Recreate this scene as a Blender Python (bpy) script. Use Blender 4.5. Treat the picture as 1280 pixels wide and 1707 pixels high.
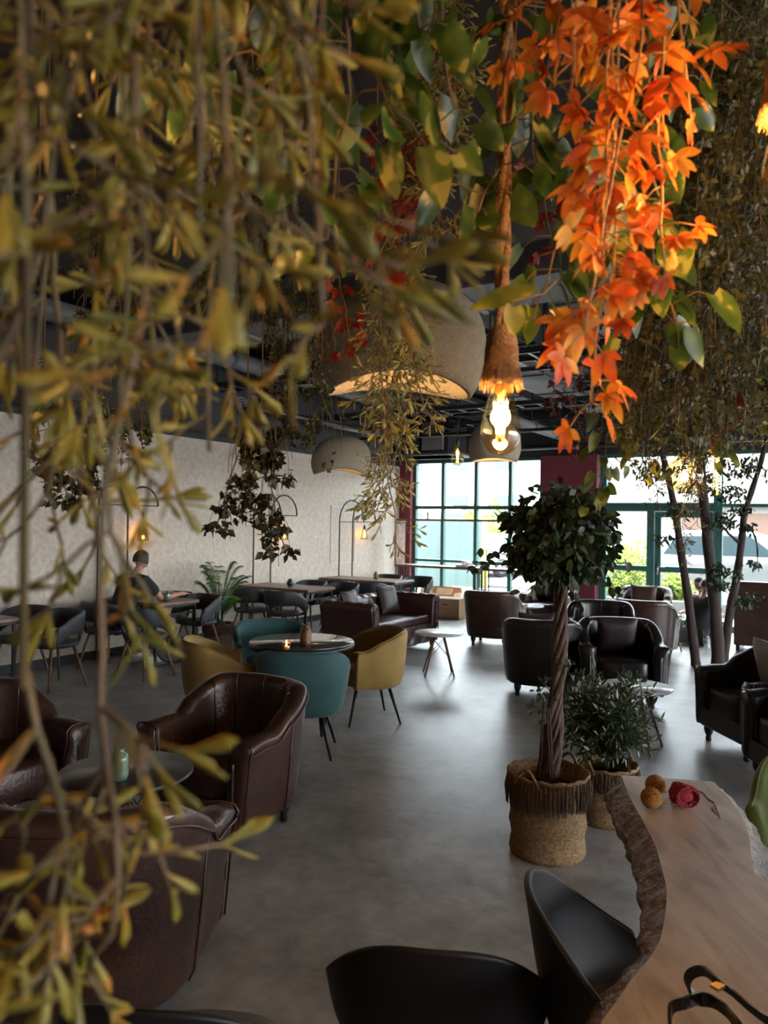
import bpy, math, random
from math import sin, cos, pi, sqrt, atan2, radians
from mathutils import Vector, Matrix, Quaternion
V = Vector
for _o in list(bpy.data.objects):
    bpy.data.objects.remove(_o)
scn = bpy.context.scene
C = scn.collection

# ------------------------------------------------------------ camera, sky, sun, exposure
H = 1.75                       # eye height
F = 1260.0
ROLL = 0.0148
HZ = 16.5
cam_d = bpy.data.cameras.new('camera')
cam_d.sensor_fit = 'VERTICAL'
cam_d.sensor_height = 36.0
cam_d.lens = F / 1707 * 36
cam_d.shift_y = HZ / 1707
cam_d.clip_start = 0.05
cam_d.clip_end = 300
cam_d.dof.use_dof = True
cam_d.dof.focus_distance = 3.2
cam_d.dof.aperture_fstop = 5.4
cam = bpy.data.objects.new('camera', cam_d)
cam.rotation_euler = (Matrix.Rotation(pi / 2, 3, 'X') @ Matrix.Rotation(ROLL, 3, 'Z')).to_euler()
cam.location = (0, 0, H)
C.objects.link(cam)
scn.camera = cam

TH = radians(31.5)             # room turned against the view
UX, UY = sin(TH), cos(TH)      # u runs along the left wall, away from the camera
VX, VY = cos(TH), -sin(TH)     # v runs to the right, along the window wall
VW = -7.95                     # left wall
UB = 13.7                      # window wall
ROOMROT = -TH                  # local x -> v, local y -> u


def R(u, v, z=0.0):
    return V((u * UX + v * VX, u * UY + v * VY, z))


def uv(p):
    return (p[0] * UX + p[1] * UY, p[0] * VX + p[1] * VY)


def ray(px, py):
    dx, dy = px - 640, py - 853.5
    c, s = cos(ROLL), sin(ROLL)
    x = dx * c + dy * s
    y = -dx * s + dy * c
    return x / F, -(y - HZ) / F


def P(px, py, d):
    t, k = ray(px, py)
    return V((t * d, d, H + k * d))


def G(px, py, z=0.0):
    t, k = ray(px, py)
    d = (z - H) / k
    return V((t * d, d, z))


def vback(px, py=900, u=UB):
    t, k = ray(px, py)
    d = u / (t * UX + UY)
    return t * d * VX + d * VY


def uleft(px, py=900, v=VW):
    t, k = ray(px, py)
    d = v / (t * VX + VY)
    return t * d * UX + d * UY


scn.view_settings.view_transform = 'Standard'
scn.view_settings.look = 'None'
scn.view_settings.gamma = 1
scn.view_settings.exposure = 1.5
scn.view_settings.use_curve_mapping = False
scn.cycles.use_denoising = True
scn.cycles.max_bounces = 8
scn.cycles.diffuse_bounces = 4
scn.cycles.transparent_max_bounces = 24
scn.cycles.caustics_reflective = False
scn.cycles.caustics_refractive = False
scn.cycles.sample_clamp_indirect = 6

world = bpy.data.worlds.new('sky')
scn.world = world
world.use_nodes = True
wn = world.node_tree
for n in list(wn.nodes):
    wn.nodes.remove(n)
wo = wn.nodes.new('ShaderNodeOutputWorld')
wb = wn.nodes.new('ShaderNodeBackground')
sk = wn.nodes.new('ShaderNodeTexSky')
sk.sky_type = 'NISHITA'
sk.sun_disc = False
sk.sun_elevation = radians(58)
sk.sun_rotation = radians(20)
sk.dust_density = 3.0
sk.air_density = 1.0
mixw = wn.nodes.new('ShaderNodeMixRGB')
mixw.inputs[0].default_value = 0.6
mixw.inputs[2].default_value = (9.5, 9.6, 10.0, 1)
wn.links.new(sk.outputs[0], mixw.inputs[1])
wn.links.new(mixw.outputs[0], wb.inputs[0])
wb.inputs[1].default_value = SKY = 1.0
wn.links.new(wb.outputs[0], wo.inputs[0])

sun_d = bpy.data.lights.new('sun', 'SUN')
sun_d.energy = 4.5
sun_d.angle = radians(1.0)
sun_d.color = (1.0, 0.93, 0.82)
sun = bpy.data.objects.new('sun', sun_d)
_sd = R(-1.0, 0.25, 0).normalized() * cos(radians(64)) + V((0, 0, -sin(radians(64))))
sun.rotation_euler = _sd.to_track_quat('-Z', 'Y').to_euler()
sun.location = R(16, 0, 12)
C.objects.link(sun)


def portal(name, center, w, h, face):
    d = bpy.data.lights.new(name, 'AREA')
    d.shape = 'RECTANGLE'
    d.size = w
    d.size_y = h
    d.cycles.is_portal = True
    o = bpy.data.objects.new(name, d)
    o.location = center
    o.rotation_euler = V(face).to_track_quat('-Z', 'Z').to_euler()
    C.objects.link(o)


VR = 9.0      # right wall
portal('window_portal', R(UB + .12, (-7.5 - 5.1) / 2, 1.55), 2.9, 2.95, R(-1, 0, 0))
portal('window_portal', R(UB + .12, (-3.9 + VR) / 2, 1.55), VR + 3.9, 2.95, R(-1, 0, 0))
portal('window_portal', R(4.5, VR + .12, 1.6), 14.0, 2.6, R(0, -1, 0))


# ------------------------------------------------------------ mesh builder
class MB:
    def __init__(self):
        self.v = []
        self.f = []

    def add(self, vs, fs):
        o = len(self.v)
        self.v.extend([tuple(p) for p in vs])
        self.f.extend([tuple(i + o for i in q) for q in fs])
        return self

    def box(self, c, s, rz=0.0, m=None):
        x, y, z = s[0] / 2, s[1] / 2, s[2] / 2
        vs = [V((a * x, b * y, d * z)) for a in (-1, 1) for b in (-1, 1) for d in (-1, 1)]
        if m is not None:
            vs = [m @ p for p in vs]
        if rz:
            rm = Matrix.Rotation(rz, 3, 'Z')
            vs = [rm @ p for p in vs]
        c = V(c)
        return self.add([p + c for p in vs], [(0, 1, 3, 2), (4, 6, 7, 5), (0, 4, 5, 1), (2, 3, 7, 6), (0, 2, 6, 4), (1, 5, 7, 3)])

    def tube(self, pts, r, n=8, caps=True, flat=None):
        """round tube along pts; r number or list; flat=(direction, factor) squashes"""
        pts = [V(p) for p in pts]
        k = len(pts)
        rr = r if isinstance(r, (list, tuple)) else [r] * k
        t0 = (pts[1] - pts[0]).normalized()
        ref = V((0, 0, 1)) if abs(t0.z) < .9 else V((1, 0, 0))
        nrm = t0.cross(ref).normalized()
        vs = []
        for i in range(k):
            if i == 0:
                t = t0
            elif i == k - 1:
                t = (pts[i] - pts[i - 1])
            else:
                t = (pts[i + 1] - pts[i - 1])
            if t.length < 1e-9:
                t = t0
            t = t.normalized()
            nrm = (nrm - t * nrm.dot(t))
            if nrm.length < 1e-6:
                nrm = t.orthogonal()
            nrm.normalize()
            b = t.cross(nrm)
            for j in range(n):
                a = 2 * pi * j / n
                vs.append(pts[i] + (nrm * cos(a) + b * sin(a)) * rr[i])
        fs = []
        for i in range(k - 1):
            for j in range(n):
                a, b2 = i * n + j, i * n + (j + 1) % n
                fs.append((a, b2, b2 + n, a + n))
        if caps:
            fs.append(tuple(range(n))[::-1])
            fs.append(tuple(range((k - 1) * n, k * n)))
        return self.add(vs, fs)

    def lathe(self, prof, c=(0, 0, 0), n=24, sx=1.0, sy=1.0, rz=0.0, closed=False):
        c = V(c)
        vs = []
        for (r, z) in prof:
            for j in range(n):
                a = 2 * pi * j / n + rz
                vs.append(c + V((r * cos(a) * sx, r * sin(a) * sy, z)))
        fs = []
        k = len(prof)
        for i in range(k - 1 if not closed else k):
            i2 = (i + 1) % k
            for j in range(n):
                j2 = (j + 1) % n
                fs.append((i * n + j, i * n + j2, i2 * n + j2, i2 * n + j))
        if not closed:
            if prof[0][0] > 1e-6:
                fs.append(tuple(range(n))[::-1])
            if prof[-1][0] > 1e-6:
                fs.append(tuple(range((k - 1) * n, k * n)))
        return self.add(vs, fs)

    def grid(self, rows, closed_row=False, closed_col=False, cap=False):
        """rows of equal length lists of points"""
        k, n = len(rows), len(rows[0])
        vs = [p for r in rows for p in r]
        fs = []
        for i in range(k if closed_col else k - 1):
            i2 = (i + 1) % k
            for j in range(n if closed_row else n - 1):
                j2 = (j + 1) % n
                fs.append((i * n + j, i * n + j2, i2 * n + j2, i2 * n + j))
        if cap and closed_row:
            fs.append(tuple(range(n))[::-1])
            fs.append(tuple(range((k - 1) * n, k * n)))
        return self.add(vs, fs)

    def ellipsoid(self, c, s, n=16, k=10, m=None, e=1.0):
        c = V(c)
        rows = []
        def pw(x):
            return math.copysign(abs(x) ** e, x)
        for i in range(k + 1):
            b = -pi / 2 + pi * i / k
            row = []
            for j in range(n):
                a = 2 * pi * j / n
                p = V((s[0] * pw(cos(b)) * pw(cos(a)), s[1] * pw(cos(b)) * pw(sin(a)), s[2] * pw(sin(b))))
                if m is not None:
                    p = m @ p
                row.append(c + p)
            rows.append(row)
        return self.grid(rows, closed_row=True)

    def xf(self, m, since=0):
        for i in range(since, len(self.v)):
            self.v[i] = tuple(m @ V(self.v[i]))
        return self

    def build(self, name, mat, parent=None, smooth=True, bevel=0, seg=2, sub=0, loc=None, rotz=None, solid=0):
        me = bpy.data.meshes.new(name)
        me.from_pydata(self.v, [], self.f)
        me.materials.append(mat)
        if smooth:
            me.polygons.foreach_set('use_smooth', [True] * len(me.polygons))
        me.update()
        o = bpy.data.objects.new(name, me)
        C.objects.link(o)
        if parent is not None:
            o.parent = parent
        if loc is not None:
            o.location = loc
        if rotz is not None:
            o.rotation_euler = (0, 0, rotz)
        if solid:
            md = o.modifiers.new('solid', 'SOLIDIFY')
            md.thickness = solid
            md.offset = 0
        if bevel:
            md = o.modifiers.new('bevel', 'BEVEL')
            md.width = bevel
            md.segments = seg
            md.limit_method = 'ANGLE'
            md.angle_limit = radians(40)
            me.polygons.foreach_set('use_smooth', [seg > 1] * len(me.polygons))
            if seg > 1:
                md.harden_normals = True
        if sub:
            md = o.modifiers.new('sub', 'SUBSURF')
            md.levels = sub
            md.render_levels = sub
        return o


def tag(o, label=None, cat=None, group=None, kind=None):
    if label:
        o['label'] = label
    if cat:
        o['category'] = cat
    if group:
        o['group'] = group
    if kind:
        o['kind'] = kind
    return o


def split_build(mb, name, m, parent=None, smooth=True):
    """every connected piece of mb becomes a part of its own"""
    par = list(range(len(mb.v)))

    def find(i):
        while par[i] != i:
            par[i] = par[par[i]]
            i = par[i]
        return i
    for f in mb.f:
        r = find(f[0])
        for i in f[1:]:
            par[find(i)] = r
    groups = {}
    for i in range(len(mb.v)):
        groups.setdefault(find(i), []).append(i)
    fb = {}
    for f in mb.f:
        fb.setdefault(find(f[0]), []).append(f)
    for g, ids in groups.items():
        mp = {i: k for k, i in enumerate(ids)}
        q = MB()
        q.add([mb.v[i] for i in ids], [tuple(mp[i] for i in f) for f in fb.get(g, [])])
        q.build(name, m, parent, smooth=smooth)


def empty(name, loc=(0, 0, 0), rz=0.0, label=None, cat=None, group=None):
    o = bpy.data.objects.new(name, None)
    o.empty_display_size = .1
    C.objects.link(o)
    o.location = loc
    o.rotation_euler = (0, 0, rz)
    return tag(o, label, cat, group)


def struct(name, mb, m, **k):
    return tag(mb.build(name, m, **k), kind='structure')


KIDS = {}


def copy_tree(o, parent=None):
    c = o.copy()
    C.objects.link(c)
    if parent is not None:
        c.parent = parent
    for ch in [x for x in KIDSOF(o)]:
        copy_tree(ch, c)
    return c


def KIDSOF(o):
    return list(o.children)


def dup(proto, loc, rz=None, label=None, group=None, scale=None, cat=None):
    c = copy_tree(proto)
    c.location = loc
    if rz is not None:
        c.rotation_euler = (0, 0, rz)
    if scale:
        c.scale = scale if isinstance(scale, (tuple, list)) else (scale,) * 3
    return tag(c, label, cat, group)


def first_or_dup(store, key, maker, loc, rz, label, group=None, scale=None):
    """first time: the maker's own thing; then copies"""
    if key not in store:
        o = maker()
        store[key] = o
        o.location = loc
        o.rotation_euler = (0, 0, rz)
        if scale:
            o.scale = (scale,) * 3
        return tag(o, label, None, group)
    o = dup(store[key], loc, rz, label, None, scale if scale else (1, 1, 1))
    if group:
        o['group'] = group
    elif 'group' in o:
        del o['group']
    return o


def face(fx, fy):
    """rotation that turns local +y towards (fx,fy)"""
    return atan2(-fx, fy)


# ------------------------------------------------------------ materials
def new_mat(name):
    m = bpy.data.materials.new(name)
    m.use_nodes = True
    return m, m.node_tree, m.node_tree.nodes['Principled BSDF']


def mat(name, col, rough=.5, metal=0.0, bump=0.0, bscale=40.0, col2=None, cscale=6.0, stretch=None, sheen=0.0,
        emit=None, estr=0.0, coat=0.0, spec=None, detail=4.0, rvar=0.0, trans=0.0, ramp=(.35, .65)):
    m, nt, b = new_mat(name)
    b.inputs['Base Color'].default_value = (*col, 1)
    b.inputs['Roughness'].default_value = rough
    b.inputs['Metallic'].default_value = metal
    if sheen:
        b.inputs['Sheen Weight'].default_value = sheen
        b.inputs['Sheen Roughness'].default_value = .35
    if coat:
        b.inputs['Coat Weight'].default_value = coat
        b.inputs['Coat Roughness'].default_value = .15
    if spec is not None:
        b.inputs['Specular IOR Level'].default_value = spec
    if emit:
        b.inputs['Emission Color'].default_value = (*emit, 1)
        b.inputs['Emission Strength'].default_value = estr
    if trans:
        b.inputs['Transmission Weight'].default_value = trans
    if bump or col2 or rvar:
        tc = nt.nodes.new('ShaderNodeTexCoord')
        mp = nt.nodes.new('ShaderNodeMapping')
        nt.links.new(tc.outputs['Object'], mp.inputs[0])
        if stretch:
            mp.inputs['Scale'].default_value = stretch
    if col2 or rvar:
        n = nt.nodes.new('ShaderNodeTexNoise')
        n.inputs['Scale'].default_value = cscale
        n.inputs['Detail'].default_value = detail
        nt.links.new(mp.outputs[0], n.inputs[0])
        if col2:
            r = nt.nodes.new('ShaderNodeValToRGB')
            r.color_ramp.elements[0].position = ramp[0]
            r.color_ramp.elements[1].position = ramp[1]
            r.color_ramp.elements[0].color = (*col, 1)
            r.color_ramp.elements[1].color = (*col2, 1)
            nt.links.new(n.outputs[0], r.inputs[0])
            nt.links.new(r.outputs[0], b.inputs['Base Color'])
        if rvar:
            mr = nt.nodes.new('ShaderNodeMapRange')
            mr.inputs[1].default_value = .3
            mr.inputs[2].default_value = .7
            mr.inputs[3].default_value = rough - rvar
            mr.inputs[4].default_value = rough + rvar
            nt.links.new(n.outputs[0], mr.inputs[0])
            nt.links.new(mr.outputs[0], b.inputs['Roughness'])
    if bump:
        n2 = nt.nodes.new('ShaderNodeTexNoise')
        n2.inputs['Scale'].default_value = bscale
        n2.inputs['Detail'].default_value = 3
        nt.links.new(mp.outputs[0], n2.inputs[0])
        bp = nt.nodes.new('ShaderNodeBump')
        bp.inputs['Strength'].default_value = bump
        bp.inputs['Distance'].default_value = .01
        nt.links.new(n2.outputs[0], bp.inputs['Height'])
        nt.links.new(bp.outputs[0], b.inputs['Normal'])
    return m


def leaf_mat(name, stops, rough=.45, scale=30.0, trans=.35, detail=3.0):
    """leaf: diffuse + translucent, colour from noise"""
    m, nt, b = new_mat(name)
    tc = nt.nodes.new('ShaderNodeTexCoord')
    n = nt.nodes.new('ShaderNodeTexNoise')
    n.inputs['Scale'].default_value = scale
    n.inputs['Detail'].default_value = detail
    nt.links.new(tc.outputs['Object'], n.inputs[0])
    r = nt.nodes.new('ShaderNodeValToRGB')
    while len(r.color_ramp.elements) < len(stops):
        r.color_ramp.elements.new(.5)
    for e, (p, c) in zip(r.color_ramp.elements, stops):
        e.position = p
        e.color = (*c, 1)
    nt.links.new(n.outputs[0], r.inputs[0])
    nt.links.new(r.outputs[0], b.inputs['Base Color'])
    b.inputs['Roughness'].default_value = rough
    tl = nt.nodes.new('ShaderNodeBsdfTranslucent')
    nt.links.new(r.outputs[0], tl.inputs[0])
    mx = nt.nodes.new('ShaderNodeMixShader')
    mx.inputs[0].default_value = trans
    nt.links.new(b.outputs[0], mx.inputs[1])
    nt.links.new(tl.outputs[0], mx.inputs[2])
    nt.links.new(mx.outputs[0], nt.nodes['Material Output'].inputs[0])
    return m


def glass_mat(name, tint, refl=.08, rough=.02):
    """thin glass: mostly transparent with fresnel gloss"""
    m, nt, b = new_mat(name)
    nt.nodes.remove(b)
    t = nt.nodes.new('ShaderNodeBsdfTransparent')
    t.inputs[0].default_value = (*tint, 1)
    g = nt.nodes.new('ShaderNodeBsdfGlossy')
    g.inputs['Roughness'].default_value = rough
    lw = nt.nodes.new('ShaderNodeLayerWeight')
    lw.inputs[0].default_value = .25
    mr = nt.nodes.new('ShaderNodeMapRange')
    mr.inputs[3].default_value = refl * .4
    mr.inputs[4].default_value = min(1.0, refl * 6)
    nt.links.new(lw.outputs['Facing'], mr.inputs[0])
    mx = nt.nodes.new('ShaderNodeMixShader')
    nt.links.new(mr.outputs[0], mx.inputs[0])
    nt.links.new(t.outputs[0], mx.inputs[1])
    nt.links.new(g.outputs[0], mx.inputs[2])
    nt.links.new(mx.outputs[0], nt.nodes['Material Output'].inputs[0])
    return m


def emit_mat(name, col, s):
    m, nt, b = new_mat(name)
    b.inputs['Base Color'].default_value = (0, 0, 0, 1)
    b.inputs['Emission Color'].default_value = (*col, 1)
    b.inputs['Emission Strength'].default_value = s
    return m


M = {}
M['leather'] = mat('brown_leather', (.055, .025, .017), .32, bump=.25, bscale=60, col2=(.028, .0125, .009), cscale=5, rvar=.06)
M['leather_backlit'] = mat('backlit_brown_leather', (.010, .0075, .007), .30, bump=.2, bscale=60, col2=(.006, .005, .005), cscale=5)  # dark brown leather, its colour blackened to stand for backlight
M['leather_sofa'] = mat('burgundy_leather', (.045, .018, .015), .33, bump=.3, bscale=50, col2=(.035, .014, .013), cscale=6)
M['piping'] = mat('leather_piping', (.055, .022, .015), .3)
M['dark_foot'] = mat('turned_dark_wood', (.012, .009, .008), .35)
M['velvet_yellow'] = mat('mustard_velvet', (.30, .185, .045), .8, sheen=.3, bump=.15, bscale=300, col2=(.21, .125, .028), cscale=4)
M['velvet_teal'] = mat('teal_velvet', (.022, .078, .078), .8, sheen=.3, bump=.15, bscale=300, col2=(.015, .055, .058), cscale=4)
M['velvet_green'] = mat('olive_velvet', (.11, .15, .035), .8, sheen=.4, bump=.15, bscale=300, col2=(.07, .10, .022), cscale=4)
M['black_metal'] = mat('black_metal', (.012, .012, .013), .4, metal=.3)
M['steel'] = mat('grey_steel', (.3, .3, .31), .35, metal=.9)
M['brass'] = mat('brass', (.6, .4, .15), .3, metal=.9)
M['plastic_black'] = mat('black_satin_plastic', (.007, .006, .006), .5, spec=.3)
M['seat_grey'] = mat('dark_grey_upholstery', (.035, .038, .042), .55, bump=.2, bscale=200, col2=(.022, .024, .028), cscale=5)
M['leg_wood'] = mat('warm_wood_leg', (.23, .125, .07), .45, col2=(.16, .08, .04), cscale=30, stretch=(1, 1, .1))
M['top_wood'] = mat('walnut_table_top', (.22, .13, .09), .4, col2=(.12, .065, .045), cscale=9, stretch=(8, .8, 1), bump=.1, bscale=60)
M['white_top'] = mat('white_laminate', (.75, .77, .8), .25)
M['jute'] = mat('woven_jute', (.28, .17, .075), .85, bump=1.0, bscale=90, col2=(.12, .07, .03), cscale=55, stretch=(1, 1, 1.8))
M['jute_dark'] = mat('dark_jute_fringe', (.10, .058, .035), .9, bump=.8, bscale=150, col2=(.045, .027, .018), cscale=60)
M['palm_pot'] = mat('brown_fringed_pot', (.13, .07, .05), .8, bump=.8, bscale=90, col2=(.06, .033, .026), cscale=30, stretch=(4, 4, .6))
M['soil'] = mat('dark_soil', (.03, .02, .014), .95, bump=1, bscale=60)
M['rope'] = mat('manila_rope', (.30, .17, .075), .9, bump=.8, bscale=250, col2=(.19, .10, .045), cscale=120)
M['trunk'] = mat('dark_twisted_bark', (.085, .05, .034), .85, bump=1.0, bscale=70, col2=(.04, .024, .017), cscale=40, stretch=(1, 1, .15))
M['trunk_pale'] = mat('brown_tree_bark', (.045, .027, .021), .85, bump=1.0, bscale=50, col2=(.024, .015, .012), cscale=20, stretch=(1, 1, .2))
M['dome'] = mat('plaster_dome_shade', (.42, .35, .25), .95, bump=.8, bscale=120, col2=(.36, .30, .21), cscale=40)
M['glass_amber'] = glass_mat('amber_bulb_glass', (1.0, .84, .55), .10)
M['glass_clear'] = glass_mat('window_glass', (.93, .97, .96), .05)
M['glass_water'] = glass_mat('clear_bottle_plastic', (.85, .9, .93), .12)
M['filament'] = emit_mat('glowing_filament', (1.0, .62, .22), 30)
M['filament_core'] = emit_mat('hot_filament', (1.0, .70, .30), 16)
M['filament_far'] = emit_mat('far_filament', (1.0, .62, .22), 12)
M['yarn_ochre'] = mat('ochre_yarn', (.42, .2, .04), .9, bump=1, bscale=260, col2=(.28, .12, .025), cscale=60)
M['yarn_red'] = mat('crimson_yarn', (.36, .012, .03), .85, bump=1, bscale=260, col2=(.22, .008, .02), cscale=60)
M['vase_green'] = mat('sage_ceramic', (.14, .20, .13), .18, col2=(.10, .15, .10), cscale=20, coat=.4)
M['vase_gold'] = mat('gilded_ceramic', (.10, .05, .02), .25, metal=.4, bump=.6, bscale=90)
M['vase_dark'] = mat('dark_glazed_ceramic', (.02, .035, .035), .2)
M['bronze'] = mat('ochre_ceramic', (.22, .13, .045), .4)
M['bag'] = mat('black_bag_leather', (.014, .013, .014), .3, bump=.2, bscale=120)
M['skin'] = mat('skin', (.40, .22, .15), .5)
M['hair'] = mat('dark_hair', (.018, .013, .01), .5, bump=.8, bscale=120, stretch=(1, 1, .2))
M['black_cloth'] = mat('black_cotton', (.012, .012, .013), .9)
M['dark_cloth'] = mat('dark_olive_trousers', (.05, .05, .042), .9)
M['navy_cloth'] = mat('dark_trousers', (.02, .021, .025), .9)
M['red_cloth'] = mat('red_checked_cloth', (.25, .06, .07), .9, col2=(.35, .22, .2), cscale=28)
M['white_shoe'] = mat('white_trainer', (.7, .7, .7), .5)
M['cardboard'] = mat('cardboard', (.42, .27, .16), .8, col2=(.36, .22, .13), cscale=8)
M['paper'] = mat('white_paper', (.8, .8, .78), .7)
M['duct'] = mat('painted_grey_duct', (.10, .10, .105), .5, col2=(.08, .08, .085), cscale=3)
M['duct_light'] = mat('pale_grey_duct', (.22, .22, .225), .45, col2=(.18, .18, .185), cscale=3)
M['pipe'] = mat('dark_pipe', (.035, .036, .04), .35, metal=.3)
M['galv'] = mat('galvanised_strip', (.45, .46, .48), .35, metal=.8)
M['teal_frame'] = mat('teal_window_frame', (.028, .10, .092), .4, col2=(.034, .115, .105), cscale=4)
M['burgundy'] = mat('burgundy_wall_paint', (.17, .028, .042), .7, col2=(.15, .023, .036), cscale=2)
M['green_leaf_dark'] = leaf_mat('dark_ficus_leaf', [(.35, (.012, .022, .010)), (.6, (.03, .05, .016)), (.75, (.10, .13, .03))], .55, 9, .25)
M['olive_leaf'] = leaf_mat('olive_leaf', [(.3, (.02, .035, .016)), (.55, (.05, .075, .03)), (.75, (.10, .13, .05))], .4, 16, .3)
M['palm_leaf'] = leaf_mat('palm_leaf', [(.3, (.02, .06, .02)), (.5, (.05, .12, .03)), (.72, (.20, .32, .06))], .4, 5, .4)
M['mistle'] = leaf_mat('olive_yellow_mistletoe', [(.3, (.13, .135, .022)), (.45, (.26, .22, .032)), (.58, (.40, .28, .035)), (.70, (.50, .20, .035))], .42, 26, .35)
M['mistle_mid'] = leaf_mat('green_mistletoe', [(.3, (.16, .18, .06)), (.5, (.30, .30, .10)), (.68, (.45, .38, .12))], .45, 22, .35)
M['box_leaf'] = leaf_mat('fine_boxwood_leaf', [(.32, (.018, .028, .010)), (.5, (.06, .075, .022)), (.7, (.17, .17, .05))], .4, 22, .3)
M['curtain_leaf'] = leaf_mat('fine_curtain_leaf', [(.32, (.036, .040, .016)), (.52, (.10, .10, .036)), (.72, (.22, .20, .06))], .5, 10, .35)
M['dark_vine_leaf'] = leaf_mat('dark_small_vine_leaf', [(.35, (.016, .020, .010)), (.6, (.05, .05, .022)), (.8, (.11, .10, .04))], .45, 12, .25)
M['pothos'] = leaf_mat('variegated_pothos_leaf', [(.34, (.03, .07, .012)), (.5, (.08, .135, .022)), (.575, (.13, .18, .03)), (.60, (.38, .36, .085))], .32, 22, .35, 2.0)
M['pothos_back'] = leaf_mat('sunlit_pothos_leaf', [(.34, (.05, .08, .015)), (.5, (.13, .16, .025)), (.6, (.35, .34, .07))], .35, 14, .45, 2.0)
M['autumn'] = leaf_mat('orange_autumn_leaf', [(.3, (.36, .04, .012)), (.42, (.60, .12, .02)), (.52, (.68, .24, .03)), (.66, (.70, .42, .07))], .42, 16, .4)
M['autumn_red'] = leaf_mat('red_autumn_leaf', [(.3, (.16, .012, .012)), (.5, (.32, .03, .02)), (.72, (.36, .13, .04))], .45, 14, .35)
M['autumn_dark'] = leaf_mat('dark_red_leaf', [(.35, (.055, .012, .014)), (.6, (.11, .022, .02)), (.8, (.15, .06, .03))], .5, 8, .3)
M['stem'] = mat('olive_brown_stem', (.10, .085, .035), .6, col2=(.16, .09, .04), cscale=18)
M['stem_orange'] = mat('orange_brown_stem', (.40, .20, .06), .6)
M['bush'] = leaf_mat('bright_shrub_leaf', [(.3, (.10, .16, .025)), (.55, (.22, .28, .05)), (.75, (.36, .38, .1))], .5, 3, .4)

# ------------------------------------------------------------ the room
def floor_material():
    m, nt, b = new_mat('cloudy_grey_floor')
    N = nt.nodes.new
    L = nt.links.new
    tc = N('ShaderNodeTexCoord')
    mp = N('ShaderNodeMapping')
    mp.inputs['Rotation'].default_value = (0, 0, TH)
    L(tc.outputs['Object'], mp.inputs[0])
    br = N('ShaderNodeTexBrick')
    br.inputs['Scale'].default_value = 1.0
    br.inputs['Mortar Size'].default_value = .0022
    br.inputs['Mortar Smooth'].default_value = .3
    br.inputs['Brick Width'].default_value = .92
    br.inputs['Row Height'].default_value = .46
    br.inputs['Color1'].default_value = (.45, .45, .45, 1)
    br.inputs['Color2'].default_value = (.50, .50, .50, 1)
    br.inputs['Mortar'].default_value = (.36, .36, .36, 1)
    L(mp.outputs[0], br.inputs[0])
    n1 = N('ShaderNodeTexNoise')
    n1.inputs['Scale'].default_value = 2.3
    n1.inputs['Detail'].default_value = 9
    n1.inputs['Roughness'].default_value = .62
    n1.inputs['Distortion'].default_value = .3
    L(mp.outputs[0], n1.inputs[0])
    n2 = N('ShaderNodeTexNoise')
    n2.inputs['Scale'].default_value = 9
    n2.inputs['Detail'].default_value = 6
    n2.inputs['Distortion'].default_value = .6
    L(mp.outputs[0], n2.inputs[0])
    mx = N('ShaderNodeMixRGB')
    mx.inputs[0].default_value = .35
    L(n1.outputs[0], mx.inputs[1])
    L(n2.outputs[0], mx.inputs[2])
    mr = N('ShaderNodeValToRGB')
    mr.color_ramp.elements[0].position = .33
    mr.color_ramp.elements[0].color = (.14, .138, .134, 1)
    mr.color_ramp.elements[1].position = .67
    mr.color_ramp.elements[1].color = (.40, .395, .385, 1)
    L(mx.outputs[0], mr.inputs[0])
    mu = N('ShaderNodeMixRGB')
    mu.blend_type = 'MULTIPLY'
    mu.inputs[0].default_value = 1
    sc = N('ShaderNodeMixRGB')
    sc.blend_type = 'MULTIPLY'
    sc.inputs[0].default_value = 1
    sc.inputs[2].default_value = (2.1, 2.1, 2.1, 1)
    L(br.outputs[0], sc.inputs[1])
    L(mr.outputs[0], mu.inputs[1])
    L(sc.outputs[0], mu.inputs[2])
    L(mu.outputs[0], b.inputs['Base Color'])
    rr = N('ShaderNodeMapRange')
    rr.inputs[1].default_value = .2
    rr.inputs[2].default_value = .8
    rr.inputs[3].default_value = .33
    rr.inputs[4].default_value = .40
    L(n2.outputs[0], rr.inputs[0])
    L(rr.outputs[0], b.inputs['Roughness'])
    bp = N('ShaderNodeBump')
    bp.inputs['Strength'].default_value = .0
    bp.inputs['Distance'].default_value = .004
    L(n2.outputs[0], bp.inputs['Height'])
    L(bp.outputs[0], b.inputs['Normal'])
    return m


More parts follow.
